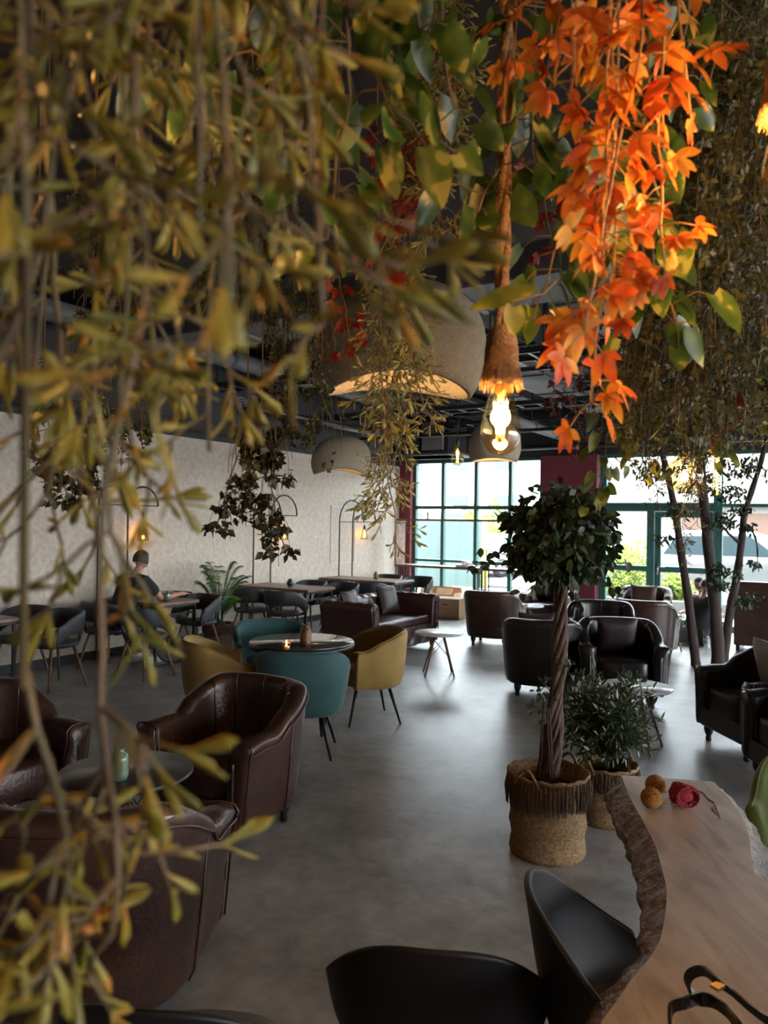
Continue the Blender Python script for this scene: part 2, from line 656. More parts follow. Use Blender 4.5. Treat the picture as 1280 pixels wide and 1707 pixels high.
def damask_material():
    m, nt, b = new_mat('cream_damask_wall')
    N = nt.nodes.new
    L = nt.links.new
    tc = N('ShaderNodeTexCoord')
    mp = N('ShaderNodeMapping')
    mp.inputs['Rotation'].default_value = (0, 0, TH)
    L(tc.outputs['Object'], mp.inputs[0])
    sp = N('ShaderNodeSeparateXYZ')
    L(mp.outputs[0], sp.inputs[0])

    def math_(op, a, bb=None):
        n = N('ShaderNodeMath')
        n.operation = op
        for i, x in enumerate((a, bb)):
            if x is None:
                continue
            if isinstance(x, (int, float)):
                n.inputs[i].default_value = x
            else:
                L(x, n.inputs[i])
        return n.outputs[0]
    # medallions: |sin| lattices, folded
    su = math_('MULTIPLY', sp.outputs[1], 2 * pi / .62)
    sz = math_('MULTIPLY', sp.outputs[2], 2 * pi / .95)
    a = math_('COSINE', su)
    c = math_('COSINE', sz)
    s2 = math_('MULTIPLY', math_('SINE', math_('MULTIPLY', su, 2.0)), math_('SINE', math_('MULTIPLY', sz, 3.0)))
    f = math_('ADD', math_('ADD', a, c), math_('MULTIPLY', s2, .55))
    rings = math_('SINE', math_('MULTIPLY', f, 5.0))
    no = N('ShaderNodeTexNoise')
    no.inputs['Scale'].default_value = 18
    no.inputs['Detail'].default_value = 5
    L(mp.outputs[0], no.inputs[0])
    nw = math_('MULTIPLY', math_('SUBTRACT', no.outputs[0], .5), 3.4)
    tot = math_('ADD', math_('MULTIPLY', rings, .28), nw)
    no2 = N('ShaderNodeTexNoise')
    no2.inputs['Scale'].default_value = 1.3
    L(mp.outputs[0], no2.inputs[0])
    tot2 = math_('ADD', tot, math_('MULTIPLY', math_('SUBTRACT', no2.outputs[0], .5), 1.4))
    r = N('ShaderNodeMapRange')
    r.inputs[1].default_value = -1
    r.inputs[2].default_value = 1
    L(tot2, r.inputs[0])
    cr = N('ShaderNodeValToRGB')
    cr.color_ramp.elements[0].color = (.44, .375, .30, 1)
    cr.color_ramp.elements[1].color = (.63, .555, .465, 1)
    L(r.outputs[0], cr.inputs[0])
    L(cr.outputs[0], b.inputs['Base Color'])
    b.inputs['Roughness'].default_value = .6
    return m


M['floor'] = floor_material()
M['damask'] = damask_material()
M['ceiling'] = mat('dark_painted_concrete', (.15, .15, .155), .8, col2=(.12, .12, .125), cscale=1.5, bump=.2, bscale=8)
M['dark_wall'] = mat('charcoal_wall', (.026, .027, .031), .75, col2=(.02, .02, .024), cscale=2)
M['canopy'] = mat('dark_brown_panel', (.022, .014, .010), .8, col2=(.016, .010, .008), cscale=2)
M['grey_wall'] = mat('mid_grey_wall', (.20, .19, .18), .85, col2=(.16, .155, .15), cscale=2)

U0 = -3.0
CZ = 4.3
mb = MB()
mb.add([R(U0, VW - .2), R(U0, VR + .2), R(UB + .15, VR + .2), R(UB + .15, VW - .2)], [(0, 1, 2, 3)])
mb.add([R(U0, VW - .2, -.12), R(U0, VR + .2, -.12), R(UB + .15, VR + .2, -.12), R(UB + .15, VW - .2, -.12)], [(3, 2, 1, 0)])
struct('floor', mb, M['floor'], smooth=False)
mb = MB()
mb.box((R((U0 + UB) / 2, (VW + VR) / 2, CZ + .1)), (VR - VW + .6, UB - U0 + .6, .2), ROOMROT)
struct('ceiling', mb, M['ceiling'], smooth=False)
# left wall: cream damask up to 2.9, charcoal above
mb = MB()
mb.box(R((U0 + UB) / 2, VW - .1, 1.45), (.2, UB - U0, 2.9), ROOMROT)
struct('wall_left', mb, M['damask'], smooth=False)
mb = MB()
mb.box(R((U0 + UB) / 2, VW - .095, 3.6), (.21, UB - U0, 1.4), ROOMROT)
struct('wall_left_upper', mb, M['dark_wall'], smooth=False)
mb = MB()
mb.box(R((U0 + UB) / 2, VW + .008, .05), (.016, UB - U0 - .05, .10), ROOMROT)
struct('baseboard_left', mb, M['black_metal'], smooth=False)
# window wall
VB = [vback(x) for x in (671, 688, 905, 997)]     # red strip, window, column
mb = MB()
WT = 3.02
mb.box(R(UB + .1, (VW + VR) / 2, (WT + CZ) / 2), (VR - VW, .2, CZ - WT), ROOMROT)
struct('wall_back', mb, M['dark_wall'], smooth=False)
mb = MB()
mb.box(R(UB + .02, (VW + VB[1]) / 2, WT / 2), (VB[1] - VW, .3, WT), ROOMROT)
struct('trim_1', mb, M['burgundy'], smooth=False)
mb = MB()
mb.box(R(UB + .02, (VB[2] + VB[3]) / 2, 1.45), (VB[3] - VB[2], .36, 2.9), ROOMROT)
mb.box(R(UB + .02, (VB[2] + VB[3]) / 2, 2.96), (VB[3] - VB[2], .36, .12), ROOMROT)
struct('wall_back_column', mb, M['burgundy'], smooth=False)


def vbar(mb, v, z0, z1, w=.06, dp=.09, u=UB + .03):
    mb.box(R(u, v, (z0 + z1) / 2), (w, dp, z1 - z0), ROOMROT)


def hbar(mb, v0, v1, z, h=.06, dp=.08, u=UB + .03):
    mb.box(R(u, (v0 + v1) / 2, z), (abs(v1 - v0), dp, h), ROOMROT)


TZ = 2.06
muls = [vback(x) for x in (737, 792, 849)]
# window 1
mb = MB()
v0, v1 = VB[1], VB[2]
for v in (v0 + .035, v1 - .035):
    vbar(mb, v, 0, WT, .07, .1)
for v in muls:
    vbar(mb, v, 0, WT, .065, .1)
for z, h in ((.06, .12), (TZ, .07), (WT - .03, .06), (.98, .05)):
    hbar(mb, v0, v1, z, h)
win = struct('window_1', mb, M['teal_frame'], smooth=False)
mb = MB()
mb.box(R(UB + .04, (v0 + v1) / 2, 1.55), (v1 - v0, .008, 2.95), ROOMROT)
mb.build('pane', M['glass_clear'], win, smooth=False)
# window 2: side light, door, then glazing on to the right
posts = [vback(x) for x in (1000, 1084, 1196)]
mb = MB()
vbar(mb, posts[0] + .05, 0, WT, .12, .12)
hbar(mb, posts[0], posts[2], TZ + .02, .15)
hbar(mb, posts[0], VR, WT - .03, .06)
hbar(mb, posts[0], posts[1], 1.0, .09)
hbar(mb, posts[0], VR, .05, .1)
hbar(mb, posts[2], VR, TZ + .05, .06)
vbar(mb, posts[1], 0, TZ, .12, .12)
v = posts[2]
vbar(mb, v, 0, WT, .14, .12)
k = 0
while v < VR - 1.3:
    v += 1.35
    vbar(mb, v, 0, WT, .07)
    k += 1
win = struct('window_2', mb, M['teal_frame'], smooth=False)
mb = MB()
mb.box(R(UB + .04, (posts[0] + posts[1]) / 2, 1.0), (posts[1] - posts[0], .008, 2.0), ROOMROT)
mb.box(R(UB + .04, (posts[0] + posts[2]) / 2, (TZ + WT) / 2 + .03), (posts[2] - posts[0], .008, WT - TZ - .1), ROOMROT)
mb.box(R(UB + .04, (posts[2] + VR) / 2, 1.52), (VR - posts[2], .008, 2.95), ROOMROT)
mb.build('pane', M['glass_clear'], win, smooth=False)
# door leaf
mb = MB()
da, db = posts[1] + .07, posts[2] - .08
for v in (da + .05, db - .05):
    vbar(mb, v, .01, TZ - .06, .1, .05)
for z, h in ((.08, .14), (1.0, .10), (TZ - .11, .1)):
    hbar(mb, da + .1, db - .1, z, h, .05)
door = struct('door_1', mb, M['teal_frame'], smooth=False)
mb = MB()
hbar(mb, da + .1, db - .1, 1.05, 1.85, .008)
mb.build('pane', M['glass_clear'], door, smooth=False)
mb = MB()
hp = R(UB - .03, da + .05, 1.04)
mb.tube([R(UB, da + .05, 1.04), hp, R(UB - .05, da + .18, 1.04)], .012)
mb.box(R(UB, da + .05, 1.0), (.035, .02, .2), ROOMROT)
mb.build('door_handle', M['steel'], door)
# right wall: low wall, glazing, head
mb = MB()
mb.box(R((U0 + UB) / 2, VR + .1, .15), (.2, UB - U0, .3), ROOMROT)
mb.box(R((U0 + UB) / 2, VR + .1, 3.6), (.2, UB - U0, 1.4), ROOMROT)
mb.box(R(12.6, VR + .1, 1.6), (.2, 2.2, 2.7), ROOMROT)
mb.box(R(-2.7, VR + .1, 1.6), (.2, .6, 2.7), ROOMROT)
struct('wall_right', mb, M['grey_wall'], smooth=False)
mb = MB()
for i in range(11):
    mb.box(R(-2.4 + i * 1.4, VR + .05, 1.6), (.09, .07, 2.6), ROOMROT)
mb.box(R(4.5, VR + .05, 2.05), (.08, 14, .07), ROOMROT)
struct('window_3', mb, M['teal_frame'], smooth=False)
mb = MB()
mb.box(R(U0 - .1, (VW + VR) / 2, CZ / 2), (VR - VW + .4, .2, CZ), ROOMROT)
struct('wall_front', mb, M['grey_wall'], smooth=False)

# dark panel over the counter the plants hang from
PZ = 3.3
UE = 3.95
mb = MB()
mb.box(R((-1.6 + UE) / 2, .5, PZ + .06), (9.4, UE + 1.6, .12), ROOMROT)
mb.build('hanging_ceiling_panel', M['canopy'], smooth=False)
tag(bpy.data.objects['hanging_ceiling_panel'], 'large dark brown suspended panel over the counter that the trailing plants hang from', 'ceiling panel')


# ------------------------------------------------------------ services under the ceiling
def single(name, mb, m, label, cat, group=None, **k):
    return tag(mb.build(name, m, **k), label, cat, group)


def rods(mb, pts, r=.008):
    for p in pts:
        mb.tube([p, V((p[0], p[1], CZ))], r, 5)


# cross duct beyond the panel
t = empty('air_duct', R(5.35, -2.7, 3.6), ROOMROT, 'wide flat grey air duct crossing just behind the rope of the bulb lamp', 'air duct')
mb = MB().box((0, .35, .2), (7.5, .7, .42))
mb.build('duct_body', M['duct'], t, smooth=False, bevel=.01, seg=1)
mb = MB()
for x in (-2.4, -1.2, 0, 1.2, 2.4):
    mb.box((x, .35, .2), (.04, .74, .46))
split_build(mb, 'flange', M['duct_light'], t, smooth=False)
mb = MB()
for x in (-3, -1.8, -.6, .6, 1.8, 3):
    for y in (-.02, .72):
        mb.tube([(x, y, 0), (x, y, CZ - 3.6)], .008, 5)
split_build(mb, 'hanger_rod', M['black_metal'], t)


def long_duct(u0, u1, v, w, z, h, label, m='duct_light', strip=True):
    t = empty('air_duct', R(u0, v, z), ROOMROT, label, 'air duct')
    L_ = u1 - u0
    MB().box((0, L_ / 2, h / 2), (w, L_, h)).build('duct_body', M[m], t, smooth=False, bevel=.01, seg=1)
    if strip:
        b2 = MB()
        for s in (-1, 1):
            b2.box((s * (w / 2 + .008), L_ / 2, .012), (.016, L_, .024))
        split_build(b2, 'edge_strip', M['galv'], t, smooth=False)
    b3 = MB()
    n = int(L_ / 1.2)
    for i in range(n + 1):
        b3.box((0, .1 + i * (L_ - .2) / max(1, n), h / 2), (w + .04, .035, h + .03))
    split_build(b3, 'flange', M['duct'], t, smooth=False)
    b4 = MB()
    for i in range(n + 1):
        for s in (-1, 1):
            b4.tube([(s * (w / 2 + .03), .3 + i * (L_ - .6) / max(1, n), h / 2), (s * (w / 2 + .03), .3 + i * (L_ - .6) / max(1, n), CZ - z)], .008, 5)
    split_build(b4, 'hanger_rod', M['black_metal'], t)
    return t


long_duct(6.2, 13.3, -3.55, .55, 3.62, .38, 'long pale grey duct running to the red column')
long_duct(6.2, 12.9, -4.75, .45, 3.8, .3, 'long grey duct with bright edges left of the bulb lamp', 'duct')
long_duct(6.4, 13.2, -1.9, .7, 3.7, .35, 'long grey duct above the glazed door')
long_duct(7.5, 13.0, -6.15, .35, 3.75, .25, 'narrow grey duct above the small domed lamp')
long_duct(6.0, 13.2, .3, .6, 3.7, .35, 'long grey duct on the far right behind the plant curtain', 'duct', False)

# big duct along the left wall with round diffusers
t = empty('air_duct', R(1.5, VW + .5, 2.98), ROOMROT, 'big charcoal duct boxed along the cream wall with round outlets', 'air duct')
MB().box((0, 5.1, .42), (.9, 10.2, .84)).build('duct_body', M['dark_wall'], t, smooth=False, bevel=.015, seg=1)
for yy in (3.2, 6.2, 9.15):
    d = MB()
    for r in (.15, .115, .08, .045):
        pts = [(.46 + (.15 - r) * .35, yy + r * cos(a), .27 + r * sin(a)) for a in [2 * pi * i / 24 for i in range(25)]]
        d.tube(pts, .009, 6, caps=False)
    d.build('round_diffuser', M['duct_light'], t)
# round pipe above
mb = MB()
mb.tube([R(2, VW + 1.35, 3.75), R(12.8, VW + 1.35, 3.75)], .11, 16)
pp = single('round_duct', mb, M['duct_light'], 'round grey ventilation pipe running beside the boxed wall duct', 'pipe')
mb = MB()
for i in range(10):
    mb.tube([R(2.8 + i * 1.05, VW + 1.35, 3.75), R(2.86 + i * 1.05, VW + 1.35, 3.75)], .122, 16)
o = split_build(mb, 'pipe_band', M['duct'], pp)
mb = MB()
rods(mb, [R(2.83 + i * 1.05, VW + 1.35, 3.75) for i in range(10)])
split_build(mb, 'hanger_rod', M['black_metal'], pp)
# end of pipe near the red column
mb = MB()
mb.tube([R(9.8, -4.15, 3.25), R(13.3, -4.15, 3.25)], .075, 16)
pp = single('round_duct', mb, M['duct_light'], 'short grey pipe ending over the window wall left of the red column', 'pipe')
mb = MB()
for i in range(4):
    mb.tube([R(10.0 + i * 1.05, -4.15, 3.25), R(10.06 + i * 1.05, -4.15, 3.25)], .088, 16)
split_build(mb, 'pipe_band', M['duct'], pp)
mb = MB()
rods(mb, [R(10.03 + i * 1.05, -4.15, 3.25) for i in range(4)])
split_build(mb, 'hanger_rod', M['black_metal'], pp)

# air handler near the corner
acp = R(12.3, -6.75, 2.95)
t = empty('air_handler', acp, ROOMROT, 'dark box shaped air handling unit hung at the corner of the window wall', 'air conditioner')
MB().box((0, 0, .32), (1.5, .75, .64)).build('unit_body', M['dark_wall'], t, smooth=False, bevel=.02, seg=2)
MB().box((.45, -.40, .34), (.42, .06, .5)).build('access_panel', M['duct_light'], t, smooth=False, bevel=.008, seg=1)
mb = MB().box((.1, 0, .02), (1.75, .85, .04))
mb.build('drip_tray', M['duct'], t, smooth=False)
mb = MB()
for x in (-.7, .7):
    for y in (-.35, .35):
        mb.tube([(x, y, .6), (x, y, CZ - 2.95)], .008, 5)
split_build(mb, 'hanger_rod', M['black_metal'], t)


def cable_tray(p0, p1, w, label, z):
    a, b_ = V(p0), V(p1)
    d = (b_ - a)
    L_ = d.length
    t = empty('cable_tray', a, atan2(d.y, d.x) - pi / 2, label, 'cable tray')
    mb = MB()
    for s in (-1, 1):
        mb.box((s * w / 2, L_ / 2, 0), (.018, L_, .06))
    split_build(mb, 'side_rail', M['pipe'], t, smooth=False)
    mb = MB()
    n = int(L_ / .28)
    for i in range(n + 1):
        mb.box((0, i * L_ / n, -.015), (w, .03, .02))
    split_build(mb, 'rung', M['pipe'], t, smooth=False)
    mb = MB()
    n = int(L_ / 1.3)
    for i in range(n + 1):
        for s in (-1, 1):
            mb.tube([(s * w / 2, .1 + i * (L_ - .2) / n, -.02), (s * w / 2, .1 + i * (L_ - .2) / n, CZ - z)], .007, 5)
        mb.box((0, .1 + i * (L_ - .2) / n, -.04), (w + .1, .04, .03))
    split_build(mb, 'hanger_rod', M['black_metal'], t)
    mb = MB()
    rr = random.Random(4)
    for k in range(4):
        x = -w / 3 + k * w / 5
        mb.tube([(x + rr.uniform(-.02, .02), i * L_ / 12, .015) for i in range(13)], .012, 6)
    split_build(mb, 'cable', M['black_metal'], t)


cable_tray(R(7.2, -6.9, 3.45), R(7.2, -1.0, 3.45), .35, 'black ladder cable tray crossing the room behind the big dome', 3.45)
cable_tray(R(9.6, -6.9, 3.35), R(9.6, .5, 3.35), .3, 'black ladder cable tray crossing in the middle distance', 3.35)
cable_tray(R(11.6, -6.0, 3.42), R(11.6, .5, 3.42), .3, 'black ladder cable tray crossing nearest the window wall', 3.42)
cable_tray(R(7.0, -5.4, 3.57), R(12.8, -5.4, 3.57), .3, 'black ladder cable tray running lengthwise left of the bulb', 3.57)
cable_tray(R(6.5, -2.75, 3.54), R(12.9, -2.75, 3.54), .3, 'black ladder cable tray running lengthwise towards the door', 3.54)
k = 0
PIPES = [((6.5, -2.4, 3.95), (13.2, -2.4, 3.95), .03, 'thin pipe high above the red column'),
         ((8.3, -6.95, 3.54), (8.3, 1.5, 3.54), .03, 'thin cross pipe hung behind the big dome lamp'),
         ((10.5, -6.95, 3.12), (10.5, 1.5, 3.12), .028, 'thin cross pipe over the leather sofa'),
         ((12.75, -5.9, 3.1), (12.75, 2.5, 3.1), .045, 'thicker cross pipe close in front of the window wall'),
         ((6.4, -5.03, 3.68), (13.2, -5.03, 3.68), .045, 'lengthwise pipe beside the bulb lamp rope'),
         ((7.4, -6.6, 3.2), (11.8, -6.6, 3.2), .05, 'lengthwise pipe over the small domed lamp'),
         ((6.4, -1.0, 3.62), (13.2, -1.0, 3.62), .035, 'lengthwise sprinkler pipe above the glazed door')]
for a, b_, r, lb in PIPES:
    mb = MB().tube([R(*a), R(*b_)], r, 10)
    o = single('service_pipe', mb, M['pipe'], lb, 'pipe')
    mb = MB()
    n = 5
    for i in range(n + 1):
        f = .03 + .94 * i / n
        q = R(*a).lerp(R(*b_), f)
        mb.tube([q, V((q.x, q.y, CZ))], .007, 5)
        mb.tube([q - V((0, 0, r + .012)), q + V((0, 0, r + .012))], .016, 6)
    split_build(mb, 'hanger_rod', M['black_metal'], o)

# ------------------------------------------------------------ seating builders
def smooth01(x):
    x = max(0.0, min(1.0, x))
    return x * x * (3 - 2 * x)


def u_plan(s, w, back, front, e=.75, arc=.5):
    """U-shaped plan; s in -1..1, 0 = middle of the back; returns point and outward normal"""
    a = abs(s)
    sg = -1 if s < 0 else 1
    if a < arc:
        th = a / arc * pi / 2
        x = w * (abs(sin(th)) ** e)
        y = -back * (abs(cos(th)) ** e)
    else:
        x = w
        y = (a - arc) / (1 - arc) * front
    return V((sg * x, y, 0))


def sweep(mb, w, back, front, prof, n=48, e=.75, arc=.5, s0=-1.0, s1=1.0, cap=True):
    rows = []
    for i in range(n + 1):
        s = s0 + (s1 - s0) * i / n
        p = u_plan(s, w, back, front, e, arc)
        d = .01
        a, b = u_plan(max(-1, s - d), w, back, front, e, arc), u_plan(min(1, s + d), w, back, front, e, arc)
        t = (b - a)
        t.z = 0
        t.normalize()
        nrm = V((t.y, -t.x, 0))
        rows.append([p + nrm * o + V((0, 0, z)) for o, z in prof(s)])
    return mb.grid(rows, closed_row=True, cap=cap)


def splay_leg(mb, top, foot, r0, r1, n=8):
    mb.tube([top, foot], [r0, r1], n)


# ---- leather tub armchair: .76 wide, .72 deep, .80 high
def make_armchair(mt, name='club_armchair'):
    t = empty(name, (0, 0, 0), 0, None, 'armchair')
    W, B, FR = .325, .30, .31

    def top(s):
        a = abs(s)
        return .80 - .19 * smooth01((a - .26) / .40) - .012 * smooth01((a - .8) / .2)

    def prof(s):
        a = abs(s)
        h = top(s)
        th = .052 + .012 * smooth01((a - .55) / .45)      # half thickness
        lean = .035 * (h / .8)
        p = [(-.02 + 0, .13), (th - .03, .12), (th - .01, .16), (th + lean * .4, .40), (th + lean, h - .07), (th + lean + .012, h - .035),
             (th + lean - .005, h - .008), (lean + .01, h), (lean - th * .7, h - .004), (lean - th - .012, h - .03), (lean - th - .008, h - .08),
             (-th - .004, .42), (-th, .20), (-.04, .14)]
        return p
    mb = MB()
    sweep(mb, W, B, FR, prof, 56, .8)
    mb.build('tub_frame', mt, t, sub=1)
    # rounded arm fronts
    for sg in (-1, 1):
        mb = MB()
        rows = []
        for i in range(7):
            a = i / 6 * pi / 2
            k = cos(a)
            y = FR + .035 * sin(a)
            rows.append([V((sg * (W + o * k * (.95)), y, .34 + (z - .34) * (.55 + .45 * k) if z > .34 else .34 - (.34 - z) * (.75 + .25 * k)))
                         for o, z in prof(.999)])
        mb.grid(rows, closed_row=True, cap=True)
        mb.build('arm_front', mt, t)
    # seat cushion
    mb = MB()
    rows = []
    for k, (z, q) in enumerate([(.24, .93), (.26, .99), (.34, 1.0), (.42, .995), (.448, .96), (.458, .85), (.462, .5), (.464, .05)]):
        row = []
        for i in range(40):
            a = 2 * pi * i / 40
            c, s_ = cos(a), sin(a)
            ex = .42
            x = .268 * math.copysign(abs(c) ** ex, c) * q
            y = .03 + .30 * math.copysign(abs(s_) ** ex, s_) * q
            row.append(V((x, y, z)))
        rows.append(row)
    mb.grid(rows, closed_row=True, cap=True)
    mb.build('seat_cushion', mt, t)
    # front rail
    MB().box((0, .305, .20), (.60, .06, .15)).build('front_rail', mt, t, bevel=.02, seg=3)
    # piping along the outer rim and up the arm fronts
    mb = MB()
    pts = []
    for i in range(61):
        s = -1 + 2 * i / 60
        p = u_plan(s, W, B, FR, .8)
        a, b = u_plan(max(-1, s - .01), W, B, FR, .8), u_plan(min(1, s + .01), W, B, FR, .8)
        tt = (b - a).normalized()
        nrm = V((tt.y, -tt.x, 0))
        o, z = prof(s)[4]
        pts.append(p + nrm * (o + .010) + V((0, 0, z + .006)))
    mb.tube(pts, .0052, 6)
    for sg in (-1, 1):
        mb.tube([V((sg * (W + o + .006 * (1 if o > 0 else -1)), FR + .004, z)) for o, z in prof(.999)[2:12]], .005, 6)
    for sg in (-.47, .47):
        p = u_plan(sg, W, B, FR, .8)
        a, b = u_plan(sg - .01, W, B, FR, .8), u_plan(sg + .01, W, B, FR, .8)
        tt = (b - a).normalized()
        nrm = V((tt.y, -tt.x, 0))
        mb.tube([p + nrm * (o + .001) + V((0, 0, z)) for o, z in prof(sg)[1:5]], .004, 6)
    mb.build('piping', M['piping'], t)
    # inner back channels
    mb = MB()
    for s in (-.36, -.18, 0, .18, .36):
        p = u_plan(s, W, B, FR, .8)
        a, b = u_plan(s - .01, W, B, FR, .8), u_plan(s + .01, W, B, FR, .8)
        tt = (b - a).normalized()
        nrm = V((tt.y, -tt.x, 0))
        q = prof(s)
        mb.tube([p + nrm * (q[i][0] - .001) + V((0, 0, q[i][1])) for i in (11, 10, 9, 8)], .0045, 6)
    mb.build('back_seam', M['piping'], t)
    for x, y in ((-.27, .27), (.27, .27), (-.23, -.2), (.23, -.2)):
        MB().lathe([(.0, .0), (.020, .0), (.024, .02), (.020, .04), (.034, .075), (.038, .10), (.034, .135), (0, .14)], (x, y, 0), 14).build('leg', M['dark_foot'], t)
    return t


# ---- velvet tub chair: .60 wide, .78 high, four splayed metal legs
def make_velvet(mt):
    t = empty('velvet_tub_chair', (0, 0, 0), 0, None, 'chair')
    W, B, FR = .295, .275, .20

    def prof(s):
        a = abs(s)
        h = .80 - .15 * smooth01((a - .22) / .62)
        th = .030
        ln = .035
        return [(-.11, .31), (-.03, .305), (.006, .325), (.022, .37), (th + .01, .46), (th + ln * .7, .6), (th + ln, h - .03), (th + ln - .008, h - .008),
                (ln, h), (ln - th + .006, h - .008), (ln - th, h - .03), (ln * .4 - th, .58), (-th, .44), (-.09, .40)]
    mb = MB()
    sweep(mb, W, B, FR, prof, 48, .88, .56)
    mb.build('tub_back', mt, t, sub=1)
    mb = MB()
    rows = []
    for z, q in [(.315, .0), (.315, .80), (.33, .93), (.38, 1.0), (.43, 1.0), (.455, .95), (.468, .8), (.472, .4), (.472, .0)]:
        row = []
        for i in range(36):
            a = 2 * pi * i / 36
            c, s_ = cos(a), sin(a)
            row.append(V((.245 * math.copysign(abs(c) ** .7, c) * q, .01 + .245 * math.copysign(abs(s_) ** .7, s_) * q, z)))
        rows.append(row)
    mb.grid(rows, closed_row=True)
    mb.build('seat', mt, t)
    for sx, sy in ((-1, -1), (1, -1), (-1, 1), (1, 1)):
        MB().tube([(sx * .15, sy * .14, .33), (sx * .24, sy * .23, 0)], [.017, .009], 10).build('leg', M['black_metal'], t)
    mb = MB()
    mb.tube([u_plan(-1 + 2 * i / 40, W, B, FR, .88, .56) * 1.12 + V((0, 0, prof(-1 + 2 * i / 40)[8][1] + .001)) for i in range(41)], .004, 6)
    mb.build('rim_seam', mt, t)
    return t


# ---- dining chair: band back, gap, round pad, wooden legs
def make_dining():
    t = empty('dining_armchair', (0, 0, 0), 0, None, 'chair')
    W, B, FR = .255, .25, .17

    def prof(s):
        a = abs(s)
        h = .79 - .13 * smooth01((a - .3) / .7)
        lo = .57 - .12 * smooth01((a - .45) / .55)
        th = .016
        return [(-th, lo + .01), (0, lo), (th, lo + .01), (th + .015, (h + lo) / 2), (th + .02, h - .015), (.02, h), (.02 - th, h - .015), (.012 - th, (h + lo) / 2)]
    mb = MB()
    sweep(mb, W, B, FR, prof, 36, .9, .58)
    mb.build('backrest', M['seat_grey'], t, sub=1)
    mb = MB()
    for s in (-1, 1):
        mb.tube([(s * .255, .15, .62), (s * .262, .19, .53), (s * .235, .17, .45), (s * .15, .12, .43)], .022, 8)
        mb.tube([(s * .13, -.235, .62), (s * .12, -.19, .45)], .018, 8)
    split_build(mb, 'arm_support', M['seat_grey'], t)
    mb = MB()
    mb.lathe([(0, .42), (.20, .42), (.235, .435), (.24, .455), (.225, .475), (.12, .485), (0, .485)], (0, 0, 0), 28)
    mb.build('seat', M['seat_grey'], t)
    for sx, sy in ((-1, -1), (1, -1), (-1, 1), (1, 1)):
        MB().tube([(sx * .13, sy * .13, .42), (sx * .23, sy * .22, 0)], [.017, .011], 8).build('leg', M['leg_wood'], t)
    return t


# ---- smooth black shell chair near the counter
def make_shell():
    t = empty('black_shell_chair', (0, 0, 0), 0, None, 'chair')
    W, B, FR = .265, .25, .05

    def prof(s):
        a = abs(s)
        th_ = min(1, a / .6) * pi / 2
        h = .80 - .21 * sin(th_) ** 2.8 - .12 * smooth01((a - .45) / .5)
        lo = .445
        th = .007
        fl = .05 * (h - .44) / .36
        m = (h + lo) / 2
        io = -.10 + .075 * smooth01((a - .45) / .35)
        return [(io, lo - .012), (max(-.03, io + .003), lo - .006), (0.0, lo + .02), (fl * .5 + th, m), (fl + th, h - .012), (fl + th + .004, h - .004), (fl, h + .002),
                (fl - th - .004, h - .004), (fl - th, h - .012), (fl * .5 - th, m), (-.014, lo + .03), (max(-.04, io), lo + .008), (io, lo)]
    mb = MB()
    sweep(mb, W, B, FR, prof, 56, 1.0, .6)
    mb.build('backrest', M['plastic_black'], t, sub=1)
    mb = MB()
    rows = []
    for z, q in [(.43, 0), (.43, .9), (.437, .99), (.445, 1.0), (.452, .985), (.450, .8), (.444, .4), (.442, 0)]:
        rows.append([V((.215 * math.copysign(abs(cos(a)) ** .75, cos(a)) * q, .02 + .225 * math.copysign(abs(sin(a)) ** .75, sin(a)) * q, z)) for a in [2 * pi * i / 36 for i in range(36)]])
    mb.grid(rows, closed_row=True)
    mb.build('seat', M['seat_shell'], t)
    for sx, sy in ((-1, -1), (1, -1), (-1, 1), (1, 1)):
        MB().tube([(sx * .14, sy * .14, .435), (sx * .235, sy * .225, 0)], [.015, .010], 10).build('leg', M['black_metal'], t)
    return t


M['seat_shell'] = mat('window_lit_seat', (.10, .10, .10), .4)  # black plastic seat, greyed in colour for window light glancing off it


def make_eiffel(top_m, legs_m, r=.28, h=.49, name='round_side_table'):
    t = empty(name, (0, 0, 0), 0, None, 'side table')
    MB().lathe([(0, h - .022), (r - .012, h - .022), (r, h - .012), (r, h - .004), (r - .004, h), (0, h)], n=48).build('table_top', top_m, t)
    MB().lathe([(0, h - .05), (.09, h - .05), (.09, h - .022), (0, h - .022)], n=20).build('hub', M['black_metal'], t)
    q = []
    for k in range(4):
        a = pi / 4 + k * pi / 2
        tp, ft = V((.07 * cos(a), .07 * sin(a), h - .03)), V((.235 * cos(a), .235 * sin(a), 0))
        q.append((tp, ft))
        MB().tube([tp, ft], [.013, .010], 8).build('leg', legs_m, t)
    mb = MB()
    for k in range(4):
        a, b = q[k], q[(k + 1) % 4]
        mb.tube([a[0].lerp(a[1], .12), b[0].lerp(b[1], .55)], .003, 5)
        mb.tube([b[0].lerp(b[1], .12), a[0].lerp(a[1], .55)], .003, 5)
    mb.build('wire_brace', M['black_metal'], t)
    return t


def make_pillow(mt, piped=True):
    mb = MB()
    n = 14
    for sg in (1, -1):
        rows = []
        for i in range(n + 1):
            row = []
            for j in range(n + 1):
                x, y = -1 + 2 * i / n, -1 + 2 * j / n
                pin = 1 - .10 * (1 - x * x) * (abs(y) > .99) - .0
                kx = x * (1 - .07 * (1 - y * y))
                ky = y * (1 - .07 * (1 - x * x))
                z = .075 * ((1 - x ** 4) * (1 - y ** 4)) ** .5
                row.append(V((kx * .2, sg * z, ky * .2)))
            rows.append(row if sg > 0 else row[::-1])
        mb.grid(rows)
    o = mb.build('throw_pillow', mt)
    tag(o, None, 'pillow')
    return o


# ------------------------------------------------------------ placing the armchairs
ARM = {}
REG = {}


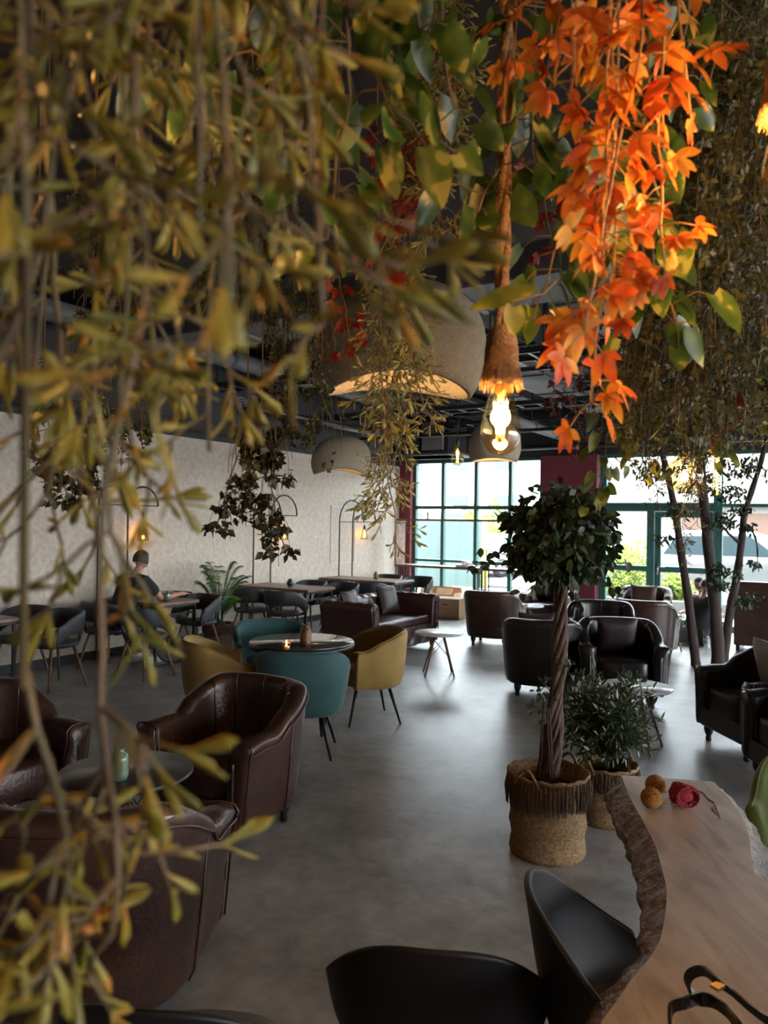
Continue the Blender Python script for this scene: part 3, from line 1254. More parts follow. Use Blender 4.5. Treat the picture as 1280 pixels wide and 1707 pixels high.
def put(kind, p, fx, fy, label, group=None, scale=None):
    mk = {'arm': lambda: make_armchair(M['leather']), 'arm_backlit': lambda: make_armchair(M['leather_backlit']),
          'yellow': lambda: make_velvet(M['velvet_yellow']), 'teal': lambda: make_velvet(M['velvet_teal']),
          'green': lambda: make_velvet(M['velvet_green']), 'dining': make_dining, 'shell': make_shell,
          'dark_table': lambda: make_eiffel(M['black_top'], M['leg_dark'], .30, .60),
          'white_table': lambda: make_eiffel(M['white_top'], M['leg_wood'])}[kind]
    return first_or_dup(REG, kind, mk, V((p[0], p[1], 0)), face(fx, fy), label, group, scale)


M['black_top'] = mat('black_table_top', (.035, .033, .032), .28)
M['leg_dark'] = mat('dark_stained_leg', (.07, .045, .035), .45)

put('arm', (-.86, 4.36), -UX, -UY, 'brown leather tub armchair facing left, nearest in full view beside the floor aisle')
put('arm', (-1.02, 2.72), 0.02, 1, 'brown leather tub armchair seen from behind at the bottom left edge', scale=1.03)
put('arm', (-2.14, 4.1), VX, VY, 'brown leather tub armchair half hidden by the leafy strands at far left')
put('arm', (1.60, 10.95), .42, .9, 'brown leather tub armchair with its back to us beyond the small round table')
put('arm', (2.78, 12.45), -.75, -.66, 'brown leather tub armchair facing us behind the thin ficus trunk, by the window')
put('arm', (3.44, 9.95), UX, UY, 'brown leather tub armchair seen from behind between ficus crown and leaning tree')
put('arm', (4.05, 11.75), -UX, -UY, 'tub armchair with a pillow facing us in front of the glazed door')
put('arm_backlit', (2.68, 9.35), -.35, -.93, 'backlight-darkened brown tub armchair facing us just right of the ficus trunk, second row')
put('arm_backlit', (1.66, 7.85), .25, .97, 'backlight-darkened brown tub armchair seen from behind directly left of the ficus trunk')
put('arm_backlit', (2.37, 7.55), -.15, -.99, 'backlight-darkened brown tub armchair with glossy rim right behind the olive bush')
put('arm_backlit', (2.98, 5.95), -1, -.10, 'backlight-darkened brown armchair with turned feet facing left by the white round table')
put('arm_backlit', (2.92, 5.02), -1, -.05, 'backlight-darkened brown armchair cut by the right edge above the green velvet chair')

put('yellow', (-1.27, 6.05), .93, .32, 'mustard velvet tub chair on the left of the round glass table')
put('yellow', (-.12, 6.72), -.93, -.28, 'mustard velvet tub chair on the right of the round glass table')
put('teal', (-.60, 5.74), .0, 1, 'teal velvet tub chair with its back to us at the glass table')
put('teal', (-1.02, 7.0), .35, -.93, 'teal velvet tub chair on the far side of the glass table')
put('green', (1.86, 2.98), -.55, -.83, 'olive green velvet tub chair cut by the right edge')

put('white_table', (.655, 8.72), 0, 1, 'round pale side table with crossed wire braces beside the leather sofa')
put('white_table', (2.22, 11.75), .3, 1, 'round white side table between two brown armchairs near the window')
put('white_table', (2.00, 5.95), .7, 1, 'round white side table half hidden by the olive bush')
put('white_table', (4.05, 10.75), .2, 1, 'round white side table behind the leaning tree trunk')
put('dark_table', (-1.16, 3.45), .4, 1, 'round black coffee table carrying the sage green vase')

put('shell', (.69, 1.86), .96, -.12, 'black moulded shell chair tucked under the left bark edge of the slab table', scale=1.06)
put('shell', (.16, 1.98), .12, 1, 'black moulded shell chair with round back at bottom centre')
put('shell', (-.42, 1.76), .1, 1, 'black moulded shell chair just peeking in at the bottom left')

# pillows
M['cushion'] = mat('brown_cushion', (.07, .03, .022), .6, bump=.2, bscale=60)
M['cushion_dark'] = mat('dark_cushion', (.022, .012, .011), .55, bump=.2, bscale=60)
pl = make_pillow(M['cushion'])
pl.location = V((4.03, 11.70, .64))
pl.rotation_euler = (radians(14), 0, face(-UX, -UY) + .1)
tag(pl, 'brown leather cushion leaning in the armchair by the glazed door', 'pillow')
for p, rz, lb, mt in ((V((1.62, 7.90, .63)), face(.25, .97) + .2, 'dark cushion inside the backlight-darkened armchair left of the ficus trunk', 'cushion_dark'),
                      (V((2.36, 7.62, .63)), face(-.15, -.99), 'dark cushion in the backlight-darkened armchair behind the olive bush', 'cushion_dark'),
                      (V((3.12, 6.02, .66)), face(-1, -.1), 'pale grey cushion in the backlight-darkened armchair at the right edge', 'pillow_grey')):
    if mt == 'pillow_grey' and mt not in M:
        M[mt] = mat('pale_grey_cloth', (.42, .41, .40), .8, bump=.2, bscale=200)
    o = pl.copy()
    o.data = pl.data.copy()
    o.data.materials[0] = M[mt]
    C.objects.link(o)
    o.location = p
    o.rotation_euler = (radians(-14), 0, rz)
    o['label'] = lb


# ------------------------------------------------------------ chesterfield sofa
def make_sofa():
    t = empty('chesterfield_sofa', R(*uv(V((-.01, 10.25))), 0), face(VX, VY), 'burgundy leather chesterfield sofa with rolled arms and buttoned base', 'sofa')
    L_, D = 1.78, .86        # local x = length, +y = front

    def roll(mb, length, axis, n=24):
        pass
    # rolled back with tufted inner face
    mb = MB()
    rows = []
    for i in range(49):
        x = -L_ / 2 + .04 + (L_ - .08) * i / 48
        w = .5 + .5 * cos(2 * pi * (i / 48) * 9)
        bz = .012 * w
        row = [(-D / 2 + .02, .12), (-D / 2 + .03, .45), (-D / 2 + .0, .60), (-D / 2 - .02, .67), (-D / 2 + .01, .735 - bz), (-D / 2 + .08, .755 - bz), (-D / 2 + .15, .735 - bz),
               (-D / 2 + .185, .68), (-D / 2 + .19 - .02 * w, .62), (-D / 2 + .20, .55), (-D / 2 + .21 - .02 * (1 - w), .48), (-D / 2 + .22, .40), (-D / 2 + .22, .12)]
        rows.append([V((x, a, b)) for a, b in row])
    mb.grid(rows, closed_row=True, cap=True)
    mb.build('back', M['leather_sofa'], t, sub=1)
    for sg in (-1, 1):
        mb = MB()
        rows = []
        for i in range(33):
            y = -D / 2 + .04 + (D - .06) * i / 32
            w = .5 + .5 * cos(2 * pi * (i / 32) * 5)
            bz = .010 * w
            x0 = L_ / 2
            row = [(x0 - .03, .12), (x0 - .04, .45), (x0 - .01, .58), (x0 + .02, .66), (x0 + .0, .72 - bz), (x0 - .06, .75 - bz), (x0 - .13, .73 - bz), (x0 - .165, .67),
                   (x0 - .17, .60), (x0 - .18, .5), (x0 - .19, .4), (x0 - .19, .12)]
            rows.append([V((sg * a, y, b)) for a, b in row])
        mb.grid(rows, closed_row=True, cap=True)
        arm = mb.build('arm', M['leather_sofa'], t, sub=1)
        # front scroll face
        mb = MB()
        pts = []
        for i in range(26):
            a = -pi * .9 + i / 25 * pi * 2.6
            r = .075 * (1 - .62 * i / 25)
            pts.append(V((sg * (L_ / 2 - .075 + r * cos(a) * 1.0), D / 2 - .012, .665 + r * sin(a))))
        mb.tube(pts, .008, 6)
        mb.tube([V((sg * (L_ / 2 - .04), D / 2 - .015, .60)), V((sg * (L_ / 2 - .05), D / 2 - .01, .4)), V((sg * (L_ / 2 - .04), D / 2 - .01, .13))], .008, 6)
        mb.build('scroll_trim', M['leather_sofa'], arm)
    # seat cushion
    MB().box((0, .06, .40), (L_ - .40, D - .24, .13)).build('seat_cushion', M['leather_sofa'], t, bevel=.04, seg=4)
    # tufted front base
    mb = MB()
    rows = []
    nx, nz = 80, 14
    for j in range(nz + 1):
        z = .09 + .25 * j / nz
        row = []
        for i in range(nx + 1):
            x = -(L_ - .1) / 2 + (L_ - .1) * i / nx
            fx = x / .17
            fz = (z - .09) / .125
            d = abs(sin(pi * (fx + fz) / 2)) * abs(sin(pi * (fx - fz) / 2))
            row.append(V((x, D / 2 - .045 + .034 * (d ** .45), z)))
        rows.append(row)
    mb.grid(rows)
    mb.box((0, 0, .23), (L_ - .12, D - .12, .22))
    mb.build('buttoned_base', M['leather_sofa'], t)
    for x in (-L_ / 2 + .1, L_ / 2 - .1):
        for y in (-D / 2 + .1, D / 2 - .08):
            MB().lathe([(0, 0), (.022, 0), (.028, .03), (.036, .08), (.036, .11), (0, .115)], (x, y, 0), 12).build('leg', M['dark_foot'], t)
    return t


sofa = make_sofa()
su = sofa.location
for k, (lx, lb) in enumerate(((-.42, 'dark brown square cushion at the near end of the chesterfield sofa'), (.52, 'dark brown square cushion at the far end of the chesterfield sofa'))):
    q = Matrix.Rotation(sofa.rotation_euler.z, 3, 'Z') @ V((lx, -.16, .655))
    o = pl.copy()
    o.data = pl.data.copy()
    o.data.materials[0] = M['cushion_dark']
    C.objects.link(o)
    o.location = su + q
    o.rotation_euler = (radians(18), 0, sofa.rotation_euler.z + (.15 if k else -.1))
    o['label'] = lb

# leather banquette at the right edge
t = empty('leather_bench', R(*uv(V((5.68, 10.65))), 0), face(UX, UY), 'boxy brown leather bench back at the right edge behind the leaning tree', 'bench')
MB().box((0, -.33, .54), (1.25, .12, .90)).build('bench_back', M['leather_tan'] if 'leather_tan' in M else M['leather'], t, bevel=.02, seg=3)
MB().box((0, .03, .30), (1.25, .62, .36)).build('seat', M['leather'], t, bevel=.03, seg=3)
for x in (-.58, .58):
    MB().box((x, 0, .06), (.05, .6, .12)).build('leg', M['dark_foot'], t, smooth=False)


# ------------------------------------------------------------ glass table and things on it
GT = V((-.67, 6.32, 0))
t = empty('round_glass_table', GT, 0, 'round dark glass topped table with the gilded vase and candle', 'table')
MB().lathe([(0, .735), (.43, .735), (.436, .741), (.43, .748), (0, .748)], n=64).build('glass_top', mat('smoked_glass', (.05, .045, .042), .05, spec=.8, coat=.5), t)
MB().lathe([(.405, .70), (.44, .70), (.44, .735), (.405, .735)], n=64, closed=True).build('top_rim', M['black_metal'], t)
for k in range(4):
    a = pi / 4 + k * pi / 2
    MB().tube([(.16 * cos(a), .16 * sin(a), .72), (.27 * cos(a), .27 * sin(a), 0)], [.018, .012], 10).build('leg', M['black_metal'], t)


def vase(name, prof, loc, m, label, cat='vase', rings=0):
    o = MB().lathe(prof, n=32).build(name, m, None, loc=loc)
    return tag(o, label, cat)


CAPS = [(0, 0), (.024, 0), (.034, .012), (.037, .045), (.037, .09), (.030, .115), (.018, .128), (.019, .137), (.014, .137), (.014, .11), (0, .10)]
o = vase('ceramic_vase', [(r * 1.25, z * 1.25) for r, z in CAPS], G(509, 1077, .748), M['vase_gold'], 'gilded brown ribbed vase on the round glass table')
t = empty('candle_holder', G(477, 1084, .748), 0, 'small brass candle glass with a lit flame on the glass table', 'candle')
MB().lathe([(0, 0), (.024, 0), (.026, .01), (.033, .062), (.031, .062), (.024, .012), (0, .008)], n=20).build('glass_cup', M['glass_amber'], t)
MB().lathe([(.030, .055), (.034, .055), (.034, .064), (.030, .064)], n=20, closed=True).build('rim', M['brass'], t)
MB().lathe([(0, .010), (.02, .010), (.02, .03), (0, .03)], n=16).build('wax', M['paper'], t)
MB().lathe([(0, .03), (.006, .04), (.007, .05), (.003, .07), (0, .08)], n=10).build('flame', M['filament_far'], t)

SAGE = [(0, 0), (.028, 0), (.037, .01), (.040, .03), (.040, .10), (.036, .122), (.022, .134), (.020, .146), (.024, .152), (.020, .152), (.015, .14), (.015, .12), (0, .11)]
o = vase('ceramic_vase', [(r * 1.02, z * .94) for r, z in SAGE], G(198, 1301, .60), M['vase_green'], 'sage green capsule vase on the black round table')


# ------------------------------------------------------------ dining tables along the wall
def make_table(u0, u1, v1, label, first=None):
    w, L_ = u1 - u0, v1 - (VW + .03)
    t = empty('dining_table', R((u0 + u1) / 2, (v1 + VW + .03) / 2, 0), ROOMROT, label, 'table')
    MB().box((0, 0, .735), (L_, w, .04)).build('table_top', M['top_wood'], t, bevel=.006, seg=1)
    for sg in (-1, 1):
        x = sg * (L_ / 2 - .06)
        mb = MB()
        for y in (-w / 2 + .03, w / 2 - .03):
            mb.box((x, y, .358), (.03, .03, .715))
        mb.box((x, 0, .70), (.03, w - .03, .03))
        mb.box((x, 0, .012), (.03, w - .03, .024))
        mb.box((x, 0, .60), (.02, w - .06, .02))
        leg = mb.build('leg_frame', M['black_metal'], t, smooth=False)
        mb = MB()
        n = 20
        mb.tube([(x, (w / 2 - .04) * cos(pi + pi * i / n), .24 + .215 * sin(pi + pi * i / n)) for i in range(n + 1)], .011, 6)
        mb.build('curved_bar', M['black_metal'], leg)
    return t


TB = [(3.85, 4.5, -6.95, 'walnut dining table at the far left edge behind the foliage'),
      (6.15, 6.82, -6.85, 'walnut dining table where the person in black sits'),
      (8.68, 9.36, -6.58, 'walnut dining table with a small dark vase, right of the palm'),
      (10.75, 11.42, -6.36, 'walnut dining table nearest the window wall behind the sofa')]
for a in TB:
    make_table(*a)
CH = [(4.85, -7.5, -1, 'dark grey dining armchair on the far side of the leftmost table, by the wall', None),
      (4.88, -6.95, -1, 'dark grey dining armchair on the far side of the leftmost table, aisle side', None),
      (5.80, -7.30, 1, 'dark grey dining armchair the person in black sits on', None),
      (5.78, -6.62, 1, 'empty dark grey dining armchair right in front of the seated person', None),
      (6.98, -7.55, -1, 'dark grey dining armchair behind the seated person\'s table, by the wall', None),
      (6.96, -7.02, -1, 'dark grey dining armchair between the seated person\'s table and the palm', None),
      (8.34, -7.35, 1, 'dark grey dining armchair right of the palm, by the wall', None),
      (8.32, -6.72, 1, 'dark grey dining armchair seen from behind at the small dark vase\'s table', None),
      (9.72, -7.35, -1, 'dark grey dining armchair beyond the small dark vase, by the wall', None),
      (9.70, -6.72, -1, 'dark grey dining armchair facing us beyond the small dark vase\'s table', None),
      (10.42, -7.25, 1, 'dark grey dining armchair seen from behind at the farthest table, by the wall', None),
      (10.40, -6.58, 1, 'dark grey dining armchair seen from behind at the farthest table, behind the sofa', None),
      (11.78, -7.15, -1, 'dark grey dining armchair beyond the ochre vase, near the wall', None),
      (11.76, -6.50, -1, 'dark grey dining armchair beside the window counter', None)]
for u, v, s, lb, g in CH:
    p = R(u, v)
    put('dining', p, s * UX, s * UY, lb)

vase('ceramic_vase', [(r * .95, z * .75) for r, z in SAGE], R(6.45, -7.02, .755), M['vase_green'], 'small green vase beside the hands of the seated person')
vase('ceramic_vase', [(0, 0), (.03, 0), (.055, .03), (.05, .07), (.028, .095), (.03, .11), (.02, .11), (.018, .09), (0, .08)], R(9.05, -7.2, .755), M['vase_dark'], 'small round dark vase on the table right of the palm')
vase('ceramic_vase', [(r * 1.1, z * .95) for r, z in CAPS], R(11.1, -6.95, .755), M['bronze'], 'ochre ribbed vase on the farthest dining table')


# ------------------------------------------------------------ arched lamp frames on the wall
def arch_frame(u0, u1, w, ztop, label, lampz):
    """two overlapping arches; poles at u0 and u1, second arch ends in a bar that carries the lamp"""
    t = empty('arch_lamp_stand', R(u0, VW + .10, 0), ROOMROT, label, 'lamp')
    r = w / 2
    spring = ztop - r
    for k, uu in enumerate((0, u1 - u0)):
        mb = MB()
        pts = [V((.0 + .012 * k, uu, 0)), V((.012 * k, uu, spring * .5)), V((.012 * k, uu, spring))]
        pts += [V((.012 * k, uu + r - r * cos(pi * i / 20), spring + r * sin(pi * i / 20))) for i in range(1, 21)]
        mb.tube(pts, .0125, 8)
        a = mb.build('arch_pole', M['black_metal'], t)
        mb = MB()
        mb.box((.012 * k, uu + r, spring), (.018, w, .016))
        mb.build('cross_bar', M['black_metal'], t, smooth=False)
        MB().lathe([(0, 0), (.05, 0), (.05, .012), (0, .012)], (.012 * k, uu, 0), 16).build('base_plate', M['black_metal'], t)
    cx, cy = .012, u1 - u0 + r
    MB().tube([(cx, cy, spring), (cx, cy, lampz + .17)], .003, 5).build('cord', M['black_metal'], t)
    sh = MB()
    for i in range(6):
        a = 2 * pi * i / 6
        sh.tube([(cx + .028 * cos(a), cy + .028 * sin(a), lampz + .13), (cx + .075 * cos(a), cy + .075 * sin(a), lampz - .08)], .0035, 5)
    for rr, zz in ((.028, lampz + .13), (.075, lampz - .08)):
        sh.tube([(cx + rr * cos(2 * pi * i / 24), cy + rr * sin(2 * pi * i / 24), zz) for i in range(25)], .0035, 5, caps=False)
    s_ = sh.build('lamp_cage', M['black_metal'], t)
    MB().lathe([(.02, lampz + .12), (.02, lampz + .17), (.0, lampz + .175)], (cx, cy, 0), 12).build('socket', M['black_metal'], t)
    MB().lathe([(.03, lampz + .125), (.073, lampz - .078)], (cx, cy, 0), 6).build('glass_shade', M['glass_amber'], t)
    MB().lathe([(0, lampz + .11), (.010, lampz + .10), (.02, lampz + .03), (.024, lampz - .04), (.012, lampz - .09), (0, lampz - .10)], (cx, cy, 0), 12).build('bulb', M['glass_amber'], t)
    fm = MB()
    fm.tube([(cx, cy - .008, lampz + .08), (cx, cy - .013, lampz - .05), (cx, cy + .013, lampz - .05), (cx, cy + .008, lampz + .08)], .0075, 5)
    fm.build('filament', M['filament_far'], t)
    ld = bpy.data.lights.new('lamp_light', 'POINT')
    ld.energy = .8
    ld.color = (1, .6, .28)
    ld.shadow_soft_size = .02
    lo = bpy.data.objects.new('lamp_light', ld)
    lo.location = (cx, cy, lampz)
    lo.parent = t
    C.objects.link(lo)
    return t


arch_frame(uleft(164, 860, VW + .1), uleft(212, 860, VW + .1), .49, 2.16, 'double black arch lamp stand behind the person, lamp on the right arch', 1.54)
arch_frame(uleft(423, 860, VW + .1), uleft(451, 860, VW + .1), .66, 2.16, 'double black arch lamp stand on the cream wall right of the palm', 1.52)
arch_frame(uleft(566, 860, VW + .1), uleft(587, 860, VW + .1), .80, 2.14, 'double black arch lamp stand nearest the window, partly behind vines', 1.50)

# faint panel outline on the far end of the cream wall
pu0, pu1 = uleft(551, 900), uleft(590, 900)
mb = MB()
for u in (pu0, pu1):
    mb.box(R(u, VW + .006, 1.5), (.012, .02, 1.05), ROOMROT)
for z in (.98, 2.02):
    mb.box(R((pu0 + pu1) / 2, VW + .006, z), (.012, pu1 - pu0 + .02, .02), ROOMROT)
struct('trim_2', mb, mat('pale_trim', (.62, .58, .5), .6), smooth=False)


# ------------------------------------------------------------ counter in front of window 1
cu = 13.0
ca, cb = VW + .35, vback(905, 940, cu) + .2
t = empty('window_counter', R(cu, (ca + cb) / 2, 0), ROOMROT, 'long narrow standing counter with an upper rail in front of the window', 'counter')
LC = cb - ca
MB().box((0, 0, .90), (LC, .38, .045)).build('counter_top', M['top_wood'], t, bevel=.004, seg=1)
MB().box((0, .0, 1.80), (LC, .30, .04)).build('upper_shelf', M['top_wood'], t, bevel=.004, seg=1)
MB().box((-LC / 2 + .015, 0, 1.35), (.03, .36, .88)).build('end_panel', M['top_wood'], t, smooth=False)
for x in (-LC / 2 + .05, -LC / 2 + 1.75, -.1 + .35, LC / 2 - .08):
    mb = MB()
    for y in (-.15, .15):
        for dx in (-.03, .03):
            mb.box((x + dx, y, .44), (.018, .018, .88))
    mb.box((x, 0, .012), (.09, .34, .024))
    mb.build('leg_frame', M['black_metal'], t, smooth=False)
# paper pile on the counter
c0 = R(cu - .02, vback(775, 940, cu), .9225)
o = MB()
rr = random.Random(8)
for i in range(4):
    o.box(c0 + V((rr.uniform(-.02, .02), rr.uniform(-.02, .02), .006 + .011 * i)), (.30, .21, .010), ROOMROT + rr.uniform(-.3, .3))
tag(o.build('paper_stack', M['paper'], smooth=False), 'white stack of papers on the window counter', 'paper')
o = MB().lathe([(0, 0), (.05, 0), (.07, .03), (.06, .065), (.03, .08), (0, .085)], sx=1.7).build('crumpled_paper', M['paper'], None, loc=c0 + V((.03, -.02, .046)), rotz=.4)
tag(o, 'crumpled white paper on top of the stack on the window counter', 'paper')


# cardboard boxes under the counter
def carton(px0, px1, pyb, u, h, dp, label, open_=False):
    v0, v1 = vback(px0, pyb, u), vback(px1, pyb, u)
    w = v1 - v0
    t = empty('cardboard_box', R(u, (v0 + v1) / 2, 0), ROOMROT + .04, label, 'box')
    mb = MB()
    th = .01
    mb.box((0, 0, th), (w, dp, th * 2))
    for s in (-1, 1):
        mb.box((s * (w / 2 - th / 2), 0, h / 2), (th, dp, h))
        mb.box((0, s * (dp / 2 - th / 2), h / 2), (w - 2 * th, th, h))
    mb.build('carton', M['cardboard'], t, smooth=False)
    if open_:
        for s in (-1, 1):
            MB().box((0, 0, 0), (w * .96, dp * .45, .006)).build('flap', M['cardboard'], t, smooth=False, loc=(0, s * (dp / 2 + dp * .14), h + dp * .12 * 1.0)).rotation_euler = (s * -.9, 0, 0)
    else:
        MB().box((0, 0, h + .004), (w, dp, .008)).build('lid', M['cardboard'], t, smooth=False)
        MB().box((0, -dp / 2 - .001, h * .72), (.10, .004, .025)).build('hand_hole', M['leg_dark'], t, smooth=False)


carton(726, 772, 1022, 12.55, .36, .42, 'closed cardboard box on the floor under the window counter')
carton(708, 762, 1005, 13.3, .38, .34, 'open cardboard box behind the closed one, against the window', True)
carton(845, 868, 1010, 13.25, .30, .34, 'small cardboard box under the counter behind the armchair')


# ------------------------------------------------------------ plant pots
def basket(name, loc, r, h, label, m='jute', fringe=True, seed=1, oval=1.0):
    rng = random.Random(seed)
    t = empty(name, loc, rng.uniform(0, 6), label, 'basket')
    mb = MB()
    prof = []
    n = 18
    for i in range(n + 1):
        z = h * i / n
        prof.append((r * (.97 + .03 * sin(i * 1.1)) * (.96 + .05 * (i / n)) + (.0025 if i % 2 else 0), z))
    prof += [(r * 1.0 - .018, h - .004), (r * .96 - .016, h * .8), (r * .95 - .016, .02)]
    mb.lathe([(0, 0)] + prof + [(0, .02)], n=48)
    mb.build('basket_body', M[m], t)
    mb = MB()
    mb.tube([(1.01 * r * cos(2 * pi * i / 48), 1.01 * r * sin(2 * pi * i / 48), h + .005 * sin(i * 1.7)) for i in range(49)], .010, 6, caps=False)
    mb.build('rolled_rim', M[m], t)
    MB().lathe([(0, h * .78), (r * .94, h * .78)], n=32).build('soil', M['soil'], t)
    if fringe:
        mb = MB()
        for k in range(64):
            a = 2 * pi * k / 64
            if k % 2 == 0:
                a += rng.uniform(-.03, .03)
            n2 = rng.choice((3, 4, 5))
            for q in range(n2):
                aa = a + rng.uniform(-.035, .035)
                top_ = V((r * 1.03 * cos(a), r * 1.03 * sin(a), h - .01))
                ln = h * rng.uniform(.28, .40)
                bt = V((r * 1.06 * cos(aa), r * 1.06 * sin(aa), h - ln))
                mb.tube([top_, top_.lerp(bt, .5) + V((cos(a), sin(a), 0)) * rng.uniform(.002, .012), bt], [.004, .0045, .003], 4)
        mb.build('fringe', M['jute_dark' if m == 'jute' else m], t)
    for s in (0, pi):
        mb = MB()
        pts = []
        for i in range(13):
            a = s - .34 + .68 * i / 12
            pts.append(V((r * 1.035 * cos(a), r * 1.035 * sin(a), h + .055 * sin(pi * i / 12) - .03 * (1 - sin(pi * i / 12)))))
        mb.tube(pts, .009, 6)
        mb.build('handle', M[m], t)
    return t


basket('fringed_basket', V((.90, 4.05, 0)), .208, .425, 'tall fringed jute basket holding the ficus tree')
basket('fringed_basket', V((1.345, 4.50, 0)), .178, .33, 'smaller fringed jute basket behind, holding the olive bush', seed=5)
PALM = V((-2.22, 10.25, 0))
basket('fringed_basket', PALM, .20, .34, 'brown fringed basket holding the palm against the cream wall', m='palm_pot', seed=7)

# ------------------------------------------------------------ live edge slab table
ST = .76


def slab_material():
    m, nt, b = new_mat('polished_slab_wood')
    N, L = nt.nodes.new, nt.links.new
    tc = N('ShaderNodeTexCoord')
    mp = N('ShaderNodeMapping')
    mp.inputs['Rotation'].default_value = (0, 0, .25)
    mp.inputs['Scale'].default_value = (6, 1.3, 3)
    L(tc.outputs['Object'], mp.inputs[0])
    n = N('ShaderNodeTexNoise')
    n.inputs['Scale'].default_value = 1.6
    n.inputs['Detail'].default_value = 9
    n.inputs['Distortion'].default_value = 1.6
    L(mp.outputs[0], n.inputs[0])
    n2 = N('ShaderNodeTexNoise')
    n2.inputs['Scale'].default_value = 2.2
    n2.inputs['Detail'].default_value = 3
    L(tc.outputs['Object'], n2.inputs[0])
    cr = N('ShaderNodeValToRGB')
    e = cr.color_ramp.elements
    e[0].position = .3
    e[0].color = (.26, .20, .17, 1)
    e[1].position = .72
    e[1].color = (.54, .48, .43, 1)
    q = e.new(.5)
    q.color = (.42, .35, .30, 1)
    L(n.outputs[0], cr.inputs[0])
    mx = N('ShaderNodeMixRGB')
    mx.blend_type = 'MULTIPLY'
    mx.inputs[0].default_value = .8
    c2 = N('ShaderNodeValToRGB')
    c2.color_ramp.elements[0].position = .35
    c2.color_ramp.elements[0].color = (.62, .48, .42, 1)
    c2.color_ramp.elements[1].position = .6
    c2.color_ramp.elements[1].color = (1, 1, 1, 1)
    L(n2.outputs[0], c2.inputs[0])
    L(cr.outputs[0], mx.inputs[1])
    L(c2.outputs[0], mx.inputs[2])
    L(mx.outputs[0], b.inputs['Base Color'])
    b.inputs['Roughness'].default_value = .34
    b.inputs['Coat Weight'].default_value = .6
    b.inputs['Coat Roughness'].default_value = .3
    return m


M['slab'] = slab_material()
M['bark'] = mat('rough_live_edge_bark', (.17, .10, .065), .42, bump=1.0, bscale=38, col2=(.035, .02, .015), cscale=24, stretch=(1, 1, 2.2), detail=8)
TOPL = [(1035, 1292), (1050, 1330), (1075, 1375), (1092, 1410), (1102, 1445), (1110, 1478), (1110, 1510), (1105, 1545), (1098, 1570), (1080, 1600), (1060, 1622), (1040, 1650),
        (1025, 1672), (1010, 1692), (996, 1715), (980, 1745)]
TOPR = [(1190, 1303), (1222, 1340), (1240, 1370), (1249, 1400), (1252, 1430), (1258, 1455), (1272, 1466), (1300, 1470)]
left = [G(x, y, ST) for x, y in TOPL]
right = [G(x, y, ST) for x, y in TOPR]
left += [V((left[-1].x - .02, 1.28, ST)), V((left[-1].x + .03, 1.1, ST)), V((left[-1].x + .15, .98, ST))]
right += [V((1.35, 2.22, ST)), V((1.65, 2.30, ST)), V((2.0, 2.25, ST)), V((2.2, 2.0, ST)), V((2.2, 1.3, ST)), V((2.0, .95, ST)), V((1.2, .9, ST))]


def dense(pts, step=.018):
    out = []
    for a, b in zip(pts, pts[1:]):
        n = max(1, int((b - a).length / step))
        for i in range(n):
            out.append(a.lerp(b, i / n))
    out.append(pts[-1])
    return out


def catmull(pts, sub=6):
    out = []
    P_ = [pts[0]] + list(pts) + [pts[-1]]
    for i in range(1, len(P_) - 2):
        p0, p1, p2, p3 = P_[i - 1], P_[i], P_[i + 1], P_[i + 2]
        for k in range(sub):
            t = k / sub
            out.append(.5 * ((2 * p1) + (-p0 + p2) * t + (2 * p0 - 5 * p1 + 4 * p2 - p3) * t * t + (-p0 + 3 * p1 - 3 * p2 + p3) * t ** 3))
    out.append(pts[-1])
    return out


outline = dense(catmull(left)) + dense(catmull(right[::-1]))
slab_t = empty('live_edge_table', V((1.2, 1.9, 0)), 0, 'polished live edge wooden slab table with rough bark edges at lower right', 'table')
off = V((1.2, 1.9, 0))
rng = random.Random(3)
cen = V((0, 0, 0))
for p in outline:
    cen += p
cen /= len(outline)
from mathutils.geometry import tessellate_polygon
tris = tessellate_polygon([[V((p.x, p.y, 0)) for p in outline]])
NO = len(outline)
mb = MB()
vt = [p - off for p in outline]
fs = []
for a_, b_, c_ in tris:
    up_ = (vt[b_] - vt[a_]).cross(vt[c_] - vt[a_]).z > 0
    fs.append((a_, b_, c_) if up_ else (a_, c_, b_))
mb.add(vt, fs)
mb.add([p - V((0, 0, .09)) for p in vt], [q[::-1] for q in fs])
mb.build('slab_top', M['slab'], slab_t, smooth=False)
# bark skin round the edge
n = len(outline)
area = sum(outline[i - 1].x * outline[i].y - outline[i].x * outline[i - 1].y for i in range(n))
OUTW = 1 if area > 0 else -1
rows = []
from mathutils import noise as mn
for i in range(n):
    a, b = outline[i - 1], outline[(i + 1) % n]
    tg = (b - a).normalized()
    nr = V((tg.y, -tg.x, 0))
    nr = nr * OUTW
    row = []
    K = 14
    for k in range(K + 1):
        f_ = k / K
        out_ = .062 * sin(pi * min(1, f_ * 1.05) * .62) if f_ < .95 else .03
        z = ST - .105 * f_
        p0 = outline[i]
        nz = mn.noise(V((p0.x * 16, p0.y * 16, f_ * 2.5))) * .016 + mn.noise(V((p0.x * 60, p0.y * 60, f_ * 7))) * .009
        if k == 0:
            nz = 0
            out_ = 0
        row.append(p0 + nr * (out_ + nz) + V((0, 0, z - ST)) - off)
    row.append(p0 - nr * .02 + V((0, 0, -.105)) - off)
    rows.append(row)
mb = MB()
mb.grid(rows, closed_col=True)
mb.build('bark_edge', M['bark'], slab_t)
for x, y in ((1.0, 2.55), (1.75, 1.3), (1.75, 2.0), (.85, 1.25)):
    MB().box((x - 1.2, y - 1.9, .33), (.09, .09, .66)).build('leg', M['black_metal'], slab_t, smooth=False)
